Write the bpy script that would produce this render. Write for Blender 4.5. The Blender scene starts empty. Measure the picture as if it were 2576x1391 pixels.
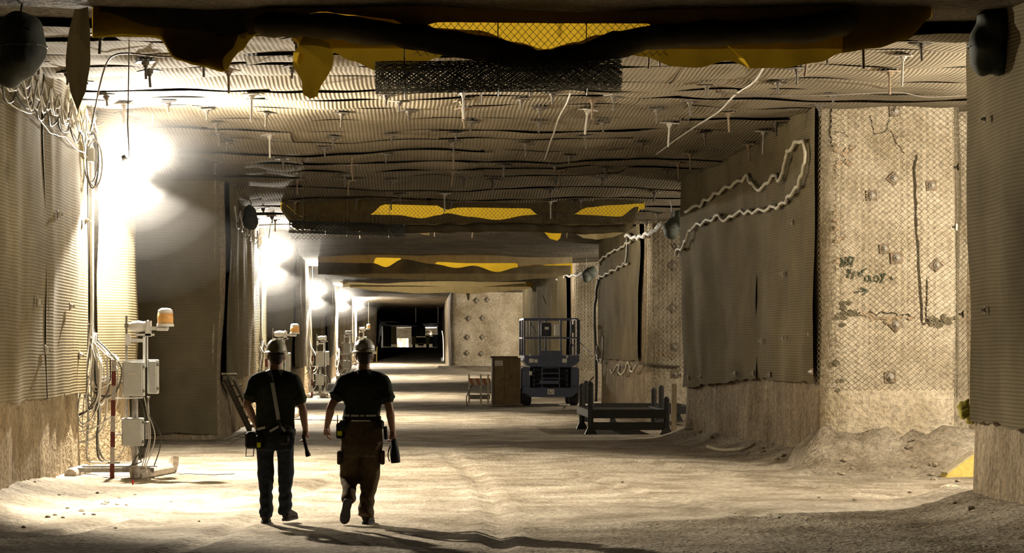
import bpy, bmesh, math, random
from mathutils import Vector, noise, Matrix

random.seed(7)
R = math.radians
scene = bpy.context.scene
C = scene.collection

# ------------------------------------------------------------------ camera
F, VX, VY, H = 6000.0, 1030.0, 872.0, 1.8     # focal length and vanishing point in 2576x1391 pixels, eye height
cam_data = bpy.data.cameras.new('camera')
cam = bpy.data.objects.new('camera', cam_data)
C.objects.link(cam)
cam.location = (0, 0, H)
cam.rotation_euler = (R(90), 0, 0)
cam_data.sensor_width = 36.0
cam_data.lens = 36.0 * F / 2576.0
cam_data.shift_x = (1288 - VX) / 2576.0
cam_data.shift_y = (VY - 695.5) / 2576.0
cam_data.clip_end = 600
scene.camera = cam

# ------------------------------------------------------------------ world: no daylight underground
world = bpy.data.worlds.new('mine_air')
scene.world = world
world.use_nodes = True
wn = world.node_tree
wn.nodes.clear()
w_out = wn.nodes.new('ShaderNodeOutputWorld')
w_bg = wn.nodes.new('ShaderNodeBackground')
w_bg.inputs['Color'].default_value = (0.9, 0.85, 0.7, 1)
w_bg.inputs['Strength'].default_value = 0.0
wn.links.new(w_bg.outputs[0], w_out.inputs['Surface'])

vs = scene.view_settings
vs.view_transform = 'Standard'
vs.look = 'None'
vs.gamma = 1.0
vs.use_curve_mapping = False
vs.exposure = 0.0
cy = scene.cycles
cy.max_bounces = 4
cy.diffuse_bounces = 1
cy.glossy_bounces = 2
cy.transmission_bounces = 4
cy.volume_bounces = 0
cy.transparent_max_bounces = 12
cy.sample_clamp_indirect = 6.0
cy.use_adaptive_sampling = True
cy.adaptive_threshold = 0.16
cy.adaptive_min_samples = 16
cy.use_light_tree = True
cy.caustics_reflective = False
cy.caustics_refractive = False

LAMP_COL = (1.0, 0.90, 0.745)
P_DOWN, P_FRONT, P_ALL = 4900.0, 10500.0, 750.0     # shaded downlight, open front, spill

# lamp heads hung along the left wall, one at each cross-cut: (x, y, z, scale of power)
LAMPS = [(-4.12, 35.0, 4.46, 1.0), (-3.58, 60.0, 4.06, 1.0), (-3.40, 85.0, 3.74, 1.0),
         (-3.16, 110.5, 4.05, 1.0), (-3.04, 137.0, 4.52, 0.9)]
NEAR_LAMP = (-3.23, 27.5, 3.86)     # shaded floodlight turned on to the near floor; it throws the workers' long shadows
# lamp heads in the right-hand cross-cuts and in the chamber at the far end
SIDE_LAMPS = [(9.6, 28.6, 4.2, 0.55), (9.3, 49.6, 4.0, 0.16), (8.6, 75.0, 3.9, 0.2), (8.6, 119.0, 3.9, 0.35)]
FAR_LAMP = (2.05, 232.0, 3.05, 3.0)

# ------------------------------------------------------------------ helpers
def tag(o, label=None, cat=None, group=None, kind=None):
    if label: o['label'] = label
    if cat: o['category'] = cat
    if group: o['group'] = group
    if kind: o['kind'] = kind
    return o

def empty(name, loc=(0, 0, 0), rz=0.0, label=None, cat=None, group=None):
    o = bpy.data.objects.new(name, None)
    C.objects.link(o)
    o.location = loc
    o.rotation_euler = (0, 0, rz)
    o.empty_display_size = 0.1
    return tag(o, label, cat, group)

def copy_tree(o, parent=None):
    c = o.copy()
    C.objects.link(c)
    if parent is not None:
        c.parent = parent
    for ch in list(o.children):
        copy_tree(ch, c)
    return c

def lerp(a, b, t): return a + (b - a) * t

def interp(tbl, x):
    if x <= tbl[0][0]: return tbl[0][1]
    for (x0, y0), (x1, y1) in zip(tbl, tbl[1:]):
        if x <= x1:
            return lerp(y0, y1, (x - x0) / (x1 - x0))
    return tbl[-1][1]

def sinterp(tbl, x):
    if x <= tbl[0][0]: return tbl[0][1]
    for (x0, y0), (x1, y1) in zip(tbl, tbl[1:]):
        if x <= x1:
            t = (x - x0) / (x1 - x0)
            t = t * t * (3 - 2 * t)
            return lerp(y0, y1, t)
    return tbl[-1][1]

def at(px, py, d):
    """the point at distance d down the drift that the photo shows at pixel (px, py)"""
    return Vector(((px - VX) / F * d, d, H - (py - VY) / F * d))

def nz(x, y, z=0.0): return noise.noise(Vector((x, y, z)))

class MB:
    def __init__(s):
        s.v, s.f, s.m = [], [], []
        s.mi = 0
    def add(s, vs, fs):
        b = len(s.v)
        s.v.extend([tuple(p) for p in vs])
        for f in fs:
            s.f.append(tuple(b + i for i in f)); s.m.append(s.mi)
        return s
    def box(s, lo, hi, rz=0.0, mat=None):
        (x0, y0, z0), (x1, y1, z1) = lo, hi
        vs = [(x0,y0,z0),(x1,y0,z0),(x1,y1,z0),(x0,y1,z0),(x0,y0,z1),(x1,y0,z1),(x1,y1,z1),(x0,y1,z1)]
        if mat is not None: vs = [tuple(mat @ Vector(p)) for p in vs]
        return s.add(vs, [(0,3,2,1),(4,5,6,7),(0,1,5,4),(1,2,6,5),(2,3,7,6),(3,0,4,7)])
    def cbox(s, lo, hi, c=0.01):
        """box with chamfered upright and horizontal edges"""
        (x0, y0, z0), (x1, y1, z1) = lo, hi
        rings = []
        for z, e in ((z0, c), (z0 + c, 0), (z1 - c, 0), (z1, c)):
            a0, a1, b0, b1 = x0 + e, x1 - e, y0 + e, y1 - e
            k = c
            rings.append([(a0+k,b0,z),(a1-k,b0,z),(a1,b0+k,z),(a1,b1-k,z),(a1-k,b1,z),(a0+k,b1,z),(a0,b1-k,z),(a0,b0+k,z)])
        vs = [p for r in rings for p in r]
        fs = [tuple(range(7, -1, -1)), tuple(24 + i for i in range(8))]
        for r in range(3):
            for i in range(8):
                j = (i + 1) % 8
                fs.append((r*8+i, r*8+j, r*8+8+j, r*8+8+i))
        return s.add(vs, fs)
    def bar(s, a, b, w, h=None, up=(0, 0, 1)):
        """rectangular bar from a to b"""
        h = h or w
        a, b = Vector(a), Vector(b)
        d = (b - a).normalized()
        u = Vector(up)
        if abs(d.dot(u)) > 0.98: u = Vector((0, 1, 0))
        x = d.cross(u).normalized(); y = x.cross(d)
        vs = []
        for p in (a, b):
            for sx, sy in ((-1,-1),(1,-1),(1,1),(-1,1)):
                vs.append(p + x * sx * w / 2 + y * sy * h / 2)
        return s.add(vs, [(0,3,2,1),(4,5,6,7),(0,1,5,4),(1,2,6,5),(2,3,7,6),(3,0,4,7)])
    def tube(s, pts, r, n=6, caps=True):
        pts = [Vector(p) for p in pts]
        m = len(pts)
        rad = r if isinstance(r, (list, tuple)) else [r] * m
        vs, fs = [], []
        prev = None
        for i, p in enumerate(pts):
            t = (pts[min(i + 1, m - 1)] - pts[max(i - 1, 0)])
            if t.length < 1e-9: t = Vector((0, 0, 1))
            t.normalize()
            if prev is None:
                u = Vector((0, 0, 1)) if abs(t.z) < 0.9 else Vector((1, 0, 0))
                x = t.cross(u).normalized()
            else:
                x = prev - t * prev.dot(t)
                if x.length < 1e-6: x = t.orthogonal()
                x.normalize()
            prev = x
            y = t.cross(x)
            for k in range(n):
                a = 2 * math.pi * k / n
                vs.append(p + (x * math.cos(a) + y * math.sin(a)) * rad[i])
        for i in range(m - 1):
            for k in range(n):
                k2 = (k + 1) % n
                fs.append((i*n+k, i*n+k2, i*n+n+k2, i*n+n+k))
        if caps:
            fs.append(tuple(range(n - 1, -1, -1)))
            fs.append(tuple((m - 1) * n + k for k in range(n)))
        return s.add(vs, fs)
    def lathe(s, prof, n=16, mat=None, arc=2 * math.pi):
        """prof: list of (r, z) revolved about z"""
        vs, fs = [], []
        for r, z in prof:
            for k in range(n):
                a = arc * k / n
                p = Vector((r * math.cos(a), r * math.sin(a), z))
                vs.append(mat @ p if mat is not None else p)
        for i in range(len(prof) - 1):
            for k in range(n):
                k2 = (k + 1) % n
                fs.append((i*n+k, i*n+k2, i*n+n+k2, i*n+n+k))
        if prof[0][0] > 1e-6: fs.append(tuple(range(n - 1, -1, -1)))
        if prof[-1][0] > 1e-6: fs.append(tuple((len(prof) - 1) * n + k for k in range(n)))
        return s.add(vs, fs)
    def ell(s, c, r, n=12, m=8, mat=None):
        c = Vector(c)
        vs, fs = [], []
        for i in range(m + 1):
            th = math.pi * i / m
            for k in range(n):
                a = 2 * math.pi * k / n
                p = Vector((r[0] * math.sin(th) * math.cos(a), r[1] * math.sin(th) * math.sin(a), r[2] * math.cos(th)))
                if mat is not None: p = mat @ p
                vs.append(c + p)
        for i in range(m):
            for k in range(n):
                k2 = (k + 1) % n
                fs.append((i*n+k, i*n+n+k, i*n+n+k2, i*n+k2))
        return s.add(vs, fs)
    def loft(s, rings, n=16):
        """rings: (centre, rx, ry[, forward vector]) ellipses, x axis kept across; closed round ends"""
        vs, fs = [], []
        cs = [Vector(r[0]) for r in rings]
        m = len(rings)
        for i, r in enumerate(rings):
            t = (cs[min(i+1, m-1)] - cs[max(i-1, 0)]).normalized()
            ref = Vector((1, 0, 0))
            if abs(t.x) > 0.85: ref = Vector((0, 0, 1))
            y = t.cross(ref).normalized()
            x = y.cross(t).normalized()
            for k in range(n):
                a = 2 * math.pi * k / n
                vs.append(cs[i] + x * math.cos(a) * r[1] + y * math.sin(a) * r[2])
        for i in range(m - 1):
            for k in range(n):
                k2 = (k + 1) % n
                fs.append((i*n+k, i*n+k2, i*n+n+k2, i*n+n+k))
        fs.append(tuple(range(n - 1, -1, -1)))
        fs.append(tuple((m - 1) * n + k for k in range(n)))
        return s.add(vs, fs)
    def grid(s, fn, nu, nv):
        vs, fs = [], []
        for j in range(nv + 1):
            for i in range(nu + 1):
                vs.append(fn(i / nu, j / nv))
        w = nu + 1
        for j in range(nv):
            for i in range(nu):
                fs.append((j*w+i, j*w+i+1, j*w+w+i+1, j*w+w+i))
        return s.add(vs, fs)
    def poly(s, pts, thick, axis=(0, 1, 0)):
        """extruded outline"""
        a = Vector(axis) * thick
        n = len(pts)
        vs = [Vector(p) for p in pts] + [Vector(p) + a for p in pts]
        fs = [tuple(range(n)), tuple(range(2*n - 1, n - 1, -1))]
        for i in range(n):
            j = (i + 1) % n
            fs.append((i, n + i, n + j, j))
        return s.add(vs, fs)
    def mesh(s, name):
        me = bpy.data.meshes.new(name)
        me.from_pydata(s.v, [], s.f)
        me.update()
        return me
    def build(s, name, mat, parent=None, smooth=False, recalc=True):
        me = s.mesh(name)
        if recalc:
            bm = bmesh.new(); bm.from_mesh(me)
            bmesh.ops.recalc_face_normals(bm, faces=bm.faces)
            bm.to_mesh(me); bm.free()
        for m in (mat if isinstance(mat, (list, tuple)) else [mat]):
            me.materials.append(m)
        if isinstance(mat, (list, tuple)):
            me.polygons.foreach_set('material_index', s.m)
        if smooth:
            me.polygons.foreach_set('use_smooth', [True] * len(me.polygons))
        o = bpy.data.objects.new(name, me)
        C.objects.link(o)
        if parent is not None: o.parent = parent
        return o

def link_copy(o, parent, loc=None, rot=None, scale=None):
    c = o.copy(); C.objects.link(c)
    if parent is not None: c.parent = parent
    if loc is not None: c.location = loc
    if rot is not None: c.rotation_euler = rot
    if scale is not None: c.scale = scale
    return c

def smooth_pts(pts, k=6):
    """Catmull-Rom"""
    pts = [Vector(p) for p in pts]; out = []
    for i in range(len(pts) - 1):
        p0, p1, p2, p3 = pts[max(i-1, 0)], pts[i], pts[i+1], pts[min(i+2, len(pts)-1)]
        for j in range(k):
            t = j / k
            out.append(0.5 * ((2*p1) + (p2-p0)*t + (2*p0-5*p1+4*p2-p3)*t*t + (3*p1-p0-3*p2+p3)*t*t*t))
    out.append(pts[-1]); return out

def remeshed(name, mb, voxel, mat, parent=None, smooth=4, factor=0.5):
    """fuse overlapping closed shapes into one continuous skin"""
    me = mb.mesh(name + '_raw')
    bm = bmesh.new(); bm.from_mesh(me)
    bmesh.ops.recalc_face_normals(bm, faces=bm.faces)
    bm.to_mesh(me); bm.free()
    o = bpy.data.objects.new(name, me)
    work = bpy.data.scenes.new('work')           # evaluated apart from the rest, which is quicker
    work.collection.objects.link(o)
    r = o.modifiers.new('r', 'REMESH'); r.mode = 'VOXEL'; r.voxel_size = voxel; r.use_smooth_shade = True
    if smooth:
        sm = o.modifiers.new('s', 'SMOOTH'); sm.factor = factor; sm.iterations = smooth
    work.view_layers[0].update()
    dg = work.view_layers[0].depsgraph
    me2 = bpy.data.meshes.new_from_object(o.evaluated_get(dg))
    me2.name = name
    o.modifiers.clear()
    o.data = me2
    work.collection.objects.unlink(o)
    C.objects.link(o)
    bpy.data.scenes.remove(work)
    bpy.data.meshes.remove(me)
    me2.materials.clear(); me2.materials.append(mat)
    me2.polygons.foreach_set('use_smooth', [True] * len(me2.polygons))
    if parent is not None: o.parent = parent
    return o

# ------------------------------------------------------------------ materials
class NT:
    def __init__(s, name):
        s.mat = bpy.data.materials.new(name); s.mat.use_nodes = True
        s.t = s.mat.node_tree; s.t.nodes.clear()
        s.out = s.t.nodes.new('ShaderNodeOutputMaterial')
    def n(s, kind, **kw):
        nd = s.t.nodes.new('ShaderNode' + kind)
        for k, v in kw.items():
            if k.startswith('_'): setattr(nd, k[1:], v)
            else: nd.inputs[k.replace('_', ' ')].default_value = v
        return nd
    def l(s, a, b): s.t.links.new(a, b)
    def surf(s, sh): s.l(sh.outputs[0], s.out.inputs['Surface']); return s.mat

def simple(name, col, rough=0.6, metal=0.0, var=0.15, scale=12.0, bump=0.0, emit=None, spec=0.3):
    t = NT(name)
    b = t.n('BsdfPrincipled', Roughness=rough, Metallic=metal)
    b.inputs['Specular IOR Level'].default_value = spec
    tc = t.n('TexCoord')
    no = t.n('TexNoise', Scale=scale, Detail=4.0, Roughness=0.6)
    t.l(tc.outputs['Object'], no.inputs['Vector'])
    ra = t.n('ValToRGB')
    ra.color_ramp.elements[0].position = 0.3
    ra.color_ramp.elements[1].position = 0.7
    ra.color_ramp.elements[0].color = tuple(c * (1 - var) for c in col) + (1,)
    ra.color_ramp.elements[1].color = tuple(min(1, c * (1 + var)) for c in col) + (1,)
    t.l(no.outputs['Fac'], ra.inputs['Fac'])
    t.l(ra.outputs['Color'], b.inputs['Base Color'])
    if bump:
        bp = t.n('Bump', Strength=bump, Distance=0.02)
        t.l(no.outputs['Fac'], bp.inputs['Height'])
        t.l(bp.outputs['Normal'], b.inputs['Normal'])
    if emit:
        b.inputs['Emission Color'].default_value = emit[:3] + (1,)
        b.inputs['Emission Strength'].default_value = emit[3]
    return t.surf(b)

def salt_mat(name, c0, c1, score=1.0, speck=0.5):
    """bare salt rock cut by a machine: blotches, upright scoring, crumbly relief"""
    t = NT(name)
    b = t.n('BsdfPrincipled', Roughness=0.85); b.inputs['Specular IOR Level'].default_value = 0.15
    g = t.n('NewGeometry')
    m1 = t.n('Mapping'); m1.inputs['Scale'].default_value = (3.2, 3.2, 0.35)
    t.l(g.outputs['Position'], m1.inputs['Vector'])
    n1 = t.n('TexNoise', Scale=1.6, Detail=3.0, Roughness=0.65); t.l(m1.outputs[0], n1.inputs['Vector'])
    n2 = t.n('TexNoise', Scale=1.1, Detail=3.0, Roughness=0.6); t.l(g.outputs['Position'], n2.inputs['Vector'])
    n3 = t.n('TexNoise', Scale=14.0, Detail=2.0, Roughness=0.7); t.l(g.outputs['Position'], n3.inputs['Vector'])
    mx = t.n('Mix', _data_type='FLOAT', Factor=0.45 * score); t.l(n2.outputs['Fac'], mx.inputs[2]); t.l(n1.outputs['Fac'], mx.inputs[3])
    ra = t.n('ValToRGB')
    ra.color_ramp.elements[0].position = 0.34; ra.color_ramp.elements[1].position = 0.66
    ra.color_ramp.elements[0].color = c0 + (1,); ra.color_ramp.elements[1].color = c1 + (1,)
    t.l(mx.outputs[0], ra.inputs['Fac'])
    ra3 = t.n('ValToRGB')
    ra3.color_ramp.elements[0].position = 0.3; ra3.color_ramp.elements[1].position = 0.6
    ra3.color_ramp.elements[0].color = (1 - speck, 1 - speck, 1 - speck, 1); ra3.color_ramp.elements[1].color = (1, 1, 1, 1)
    t.l(n3.outputs['Fac'], ra3.inputs['Fac'])
    mu = t.n('Mix', _data_type='RGBA', _blend_type='MULTIPLY'); mu.inputs[0].default_value = 1.0
    t.l(ra.outputs['Color'], mu.inputs[6]); t.l(ra3.outputs['Color'], mu.inputs[7])
    t.l(mu.outputs[2], b.inputs['Base Color'])
    ad = t.n('Math', _operation='ADD'); t.l(n1.outputs['Fac'], ad.inputs[0]); t.l(n3.outputs['Fac'], ad.inputs[1])
    bp = t.n('Bump', Strength=0.8, Distance=0.05); t.l(ad.outputs[0], bp.inputs['Height'])
    t.l(bp.outputs['Normal'], b.inputs['Normal'])
    return t.surf(b)

def rib_mat(name, col, axis, freq, depth, var=0.3):
    """plastic grid screen: close parallel ribs along one world axis over a blotchy tone"""
    t = NT(name)
    b = t.n('BsdfPrincipled', Roughness=0.9); b.inputs['Specular IOR Level'].default_value = 0.05
    g = t.n('NewGeometry')
    nw = t.n('TexNoise', Scale=0.9, Detail=0.0); t.l(g.outputs['Position'], nw.inputs['Vector'])
    sx = t.n('SeparateXYZ'); t.l(g.outputs['Position'], sx.inputs[0])
    # ribs drift with a little noise so that they read as a hung sheet
    wob = t.n('Math', _operation='MULTIPLY_ADD'); t.l(nw.outputs['Fac'], wob.inputs[0]); wob.inputs[1].default_value = 0.035
    t.l(sx.outputs[axis], wob.inputs[2])
    mul = t.n('Math', _operation='MULTIPLY'); t.l(wob.outputs[0], mul.inputs[0]); mul.inputs[1].default_value = freq * 2 * math.pi
    sn = t.n('Math', _operation='SINE'); t.l(mul.outputs[0], sn.inputs[0])
    pw = t.n('Math', _operation='MULTIPLY_ADD'); t.l(sn.outputs[0], pw.inputs[0]); pw.inputs[1].default_value = 0.5; pw.inputs[2].default_value = 0.5
    no = t.n('TexNoise', Scale=0.7, Detail=3.0, Roughness=0.6); t.l(g.outputs['Position'], no.inputs['Vector'])
    ra = t.n('ValToRGB')
    ra.color_ramp.elements[0].position = 0.3; ra.color_ramp.elements[1].position = 0.7
    ra.color_ramp.elements[0].color = tuple(c * (1 - var) for c in col) + (1,)
    ra.color_ramp.elements[1].color = tuple(c * (1 + var) for c in col) + (1,)
    t.l(no.outputs['Fac'], ra.inputs['Fac'])
    # gaps between ribs are the darker backing
    rg = t.n('ValToRGB')
    rg.color_ramp.elements[0].position = 0.0; rg.color_ramp.elements[1].position = 0.45
    rg.color_ramp.elements[0].color = (0.66, 0.63, 0.58, 1); rg.color_ramp.elements[1].color = (1, 1, 1, 1)
    t.l(pw.outputs[0], rg.inputs['Fac'])
    mu = t.n('Mix', _data_type='RGBA', _blend_type='MULTIPLY'); mu.inputs[0].default_value = 1.0
    t.l(ra.outputs['Color'], mu.inputs[6]); t.l(rg.outputs['Color'], mu.inputs[7])
    t.l(mu.outputs[2], b.inputs['Base Color'])
    bp = t.n('Bump', Strength=0.75, Distance=depth); t.l(pw.outputs[0], bp.inputs['Height'])
    t.l(bp.outputs['Normal'], b.inputs['Normal'])
    return t.surf(b)

def cloth_mat(name, col, trans=0.6, tcol=None, back=0.0):
    t = NT(name)
    g = t.n('NewGeometry')
    no = t.n('TexNoise', Scale=5.0, Detail=4.0); t.l(g.outputs['Position'], no.inputs['Vector'])
    ra = t.n('ValToRGB')
    ra.color_ramp.elements[0].position = 0.3; ra.color_ramp.elements[1].position = 0.7
    ra.color_ramp.elements[0].color = tuple(c * 0.75 for c in col) + (1,); ra.color_ramp.elements[1].color = tuple(min(1, c * 1.15) for c in col) + (1,)
    t.l(no.outputs['Fac'], ra.inputs['Fac'])
    d = t.n('BsdfDiffuse'); t.l(ra.outputs['Color'], d.inputs['Color'])
    tr = t.n('BsdfTranslucent'); tr.inputs['Color'].default_value = (tcol or col) + (1,)
    mx = t.n('MixShader'); mx.inputs[0].default_value = trans
    t.l(d.outputs[0], mx.inputs[1]); t.l(tr.outputs[0], mx.inputs[2])
    return t.surf(mx)

def emit_mat(name, col, st):
    t = NT(name)
    e = t.n('Emission', Strength=st); e.inputs['Color'].default_value = col + (1,)
    return t.surf(e)

M = {}
M['salt'] = salt_mat('cut_salt_rock', (0.20, 0.145, 0.08), (0.46, 0.365, 0.235))
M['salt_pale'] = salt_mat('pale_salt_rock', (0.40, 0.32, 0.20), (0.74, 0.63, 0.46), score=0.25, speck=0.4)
M['floor'] = salt_mat('packed_salt_floor', (0.25, 0.20, 0.13), (0.56, 0.48, 0.36), score=0.0, speck=0.45)
M['rock'] = salt_mat('loose_salt_lump', (0.30, 0.24, 0.16), (0.52, 0.44, 0.32), score=0.0)
M['wall_rib'] = rib_mat('wall_grid_screen', (0.170, 0.140, 0.082), 2, 25.0, 0.004)
M['roof_rib'] = rib_mat('roof_grid_screen', (0.245, 0.21, 0.150), 0, 17.0, 0.007, var=0.2)
M['roof'] = salt_mat('roof_rock', (0.11, 0.09, 0.062), (0.19, 0.16, 0.115), score=0.0)
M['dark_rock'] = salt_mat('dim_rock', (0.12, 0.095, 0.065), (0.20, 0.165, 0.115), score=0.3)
M['wire'] = simple('galvanised_wire', (0.30, 0.26, 0.175), 0.5, 0.4, 0.2, 30)
M['dark_wire'] = simple('dull_dark_wire', (0.13, 0.135, 0.12), 0.5, 0.5, 0.2, 30)
M['steel'] = simple('worn_steel', (0.30, 0.285, 0.26), 0.45, 0.5, 0.3, 20, 0.1)
M['plate'] = simple('rusty_plate', (0.20, 0.145, 0.09), 0.65, 0.3, 0.4, 25, 0.2)
M['dome'] = simple('bolt_dome', (0.40, 0.36, 0.29), 0.65, 0.0, 0.2, 25)
M['bolt'] = simple('dark_bolt', (0.12, 0.10, 0.075), 0.6, 0.3, 0.3, 20)
M['pale_rod'] = simple('pale_rod', (0.42, 0.38, 0.31), 0.5, 0.0, 0.1, 20)
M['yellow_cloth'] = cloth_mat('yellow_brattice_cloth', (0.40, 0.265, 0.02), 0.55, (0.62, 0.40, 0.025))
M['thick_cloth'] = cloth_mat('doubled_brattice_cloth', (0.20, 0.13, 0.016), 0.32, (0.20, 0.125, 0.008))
M['dark_cloth'] = cloth_mat('dark_curtain_cloth', (0.13, 0.105, 0.06), 0.2, (0.13, 0.095, 0.04))
M['grey_cloth'] = cloth_mat('greyish_curtain_cloth', (0.30, 0.26, 0.17), 0.3, (0.45, 0.34, 0.15))
M['black_sheet'] = simple('dark_green_sheeting', (0.06, 0.065, 0.05), 0.7, 0, 0.3, 8, 0.4)
M['cable_pale'] = simple('pale_cable', (0.56, 0.52, 0.44), 0.5, 0, 0.12, 40)
M['cable_dark'] = simple('dark_cable', (0.06, 0.055, 0.045), 0.5, 0, 0.2, 30)
M['hose'] = simple('pale_hose', (0.50, 0.45, 0.33), 0.6, 0, 0.2, 15)
M['box_grey'] = simple('grey_enclosure', (0.50, 0.50, 0.46), 0.45, 0, 0.08, 10)
M['white'] = simple('white_paint', (0.80, 0.79, 0.76), 0.4, 0, 0.05, 10)
M['amber'] = simple('amber_lens', (0.85, 0.47, 0.16), 0.25, 0, 0.1, 8)
M['red_post'] = simple('red_band', (0.13, 0.03, 0.02), 0.6, 0, 0.3, 25)
M['post_white'] = simple('white_band', (0.42, 0.38, 0.33), 0.6, 0, 0.2, 25)
M['pipe'] = simple('dusty_pipe', (0.42, 0.36, 0.29), 0.6, 0.1, 0.3, 14, 0.15)
M['label'] = simple('paper_label', (0.62, 0.54, 0.45), 0.7, 0, 0.08, 30)
M['ink'] = simple('dark_ink', (0.05, 0.045, 0.035), 0.8, 0, 0.2, 30)
M['skin'] = simple('skin', (0.34, 0.19, 0.12), 0.55, 0, 0.12, 20)
M['hair'] = simple('dark_hair', (0.05, 0.035, 0.022), 0.6, 0, 0.3, 80, 0.3)
M['shirt'] = simple('dark_green_knit', (0.038, 0.043, 0.026), 0.9, 0, 0.25, 18, 0.3, spec=0.1)
M['shirt2'] = simple('black_olive_knit', (0.034, 0.038, 0.027), 0.9, 0, 0.25, 18, 0.3, spec=0.1)
M['jeans'] = simple('dark_denim', (0.032, 0.036, 0.044), 0.9, 0, 0.3, 22, 0.3, spec=0.1)
M['brown_trousers'] = simple('brown_work_trousers', (0.105, 0.074, 0.040), 0.9, 0, 0.25, 20, 0.3, spec=0.1)
M['boot'] = simple('dark_boot', (0.028, 0.022, 0.016), 0.7, 0, 0.3, 25, 0.2)
M['sole'] = simple('boot_sole', (0.05, 0.048, 0.05), 0.8, 0, 0.2, 25)
M['helmet'] = simple('pale_hard_hat', (0.50, 0.47, 0.33), 0.4, 0, 0.08, 12)
M['reflect'] = simple('reflective_tape', (0.62, 0.62, 0.56), 0.35, 0, 0.08, 40)
M['belt'] = simple('black_webbing', (0.02, 0.02, 0.017), 0.8, 0, 0.2, 40)
M['hi_yellow'] = simple('yellow_tag', (0.95, 0.95, 0.03), 0.5, 0, 0.06, 30, emit=None)
M['lift_blue'] = simple('blue_grey_paint', (0.085, 0.095, 0.145), 0.45, 0.1, 0.2, 10, 0.05)
M['lift_dark'] = simple('dark_lift_steel', (0.035, 0.037, 0.045), 0.5, 0.3, 0.25, 14)
M['tyre'] = simple('black_rubber', (0.022, 0.022, 0.024), 0.8, 0, 0.25, 14, 0.2)
M['sticker'] = simple('pale_sticker', (0.72, 0.70, 0.58), 0.5, 0, 0.05, 10)
M['ply'] = simple('brown_plywood', (0.145, 0.098, 0.040), 0.75, 0, 0.3, 5, 0.1)
M['ply_edge'] = simple('dark_plywood_edge', (0.09, 0.07, 0.03), 0.75, 0, 0.3, 9)
M['orange'] = simple('orange_stripe', (0.32, 0.12, 0.045), 0.6, 0, 0.15, 20)
M['rack'] = simple('black_rack_paint', (0.028, 0.027, 0.024), 0.55, 0.3, 0.3, 14, 0.1)
M['rack_pale'] = simple('bare_steel_channel', (0.40, 0.38, 0.36), 0.5, 0.3, 0.15, 14)  # paler finish for one rack's end rail
M['wood'] = simple('grey_wood', (0.20, 0.165, 0.11), 0.8, 0, 0.35, 12, 0.2)
M['wood_pale'] = simple('pale_wood', (0.50, 0.42, 0.28), 0.8, 0, 0.25, 12, 0.2)
M['wedge'] = simple('yellow_paint', (0.60, 0.46, 0.12), 0.6, 0, 0.2, 14, 0.1)
M['rag'] = simple('yellow_rag', (0.42, 0.36, 0.06), 0.8, 0, 0.3, 18, 0.3)
M['paint'] = simple('dark_green_spray_paint', (0.055, 0.065, 0.035), 0.8, 0, 0.3, 60)
M['crack'] = simple('open_crack', (0.06, 0.045, 0.025), 0.95, 0, 0.3, 40)
M['truck'] = simple('cream_vehicle_paint', (0.55, 0.49, 0.34), 0.5, 0, 0.1, 10)
M['blue_door'] = simple('blue_grey_panel', (0.10, 0.11, 0.16), 0.6, 0, 0.15, 10)
M['plastic'] = simple('clear_sheet', (0.40, 0.38, 0.33), 0.4, 0, 0.3, 6, 0.4)
M['lamp'] = emit_mat('lamp_glass', LAMP_COL, 60.0)
M['lamp_body'] = simple('lamp_housing', (0.30, 0.29, 0.27), 0.4, 0.4, 0.1, 10)
M['red'] = simple('red_plastic', (0.5, 0.03, 0.02), 0.5, 0, 0.1, 10)

# ------------------------------------------------------------------ the drift: floor and roof levels
ZF = [(0, 0), (86, 0), (108, 0.33), (137, 0.74), (150, 0.88), (198, 1.74), (206, 1.72), (300, 1.45)]
ZC = [(0, 5.1), (24, 5.2), (28, 5.36), (36, 5.42), (44, 5.2), (51, 4.98), (60, 4.92), (77, 4.66), (103, 4.52), (126, 4.6),
      (150, 4.25), (200, 3.5), (300, 3.9)]
def zf0(y): return interp(ZF, y)
def zc0(y): return sinterp(ZC, y)

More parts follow.
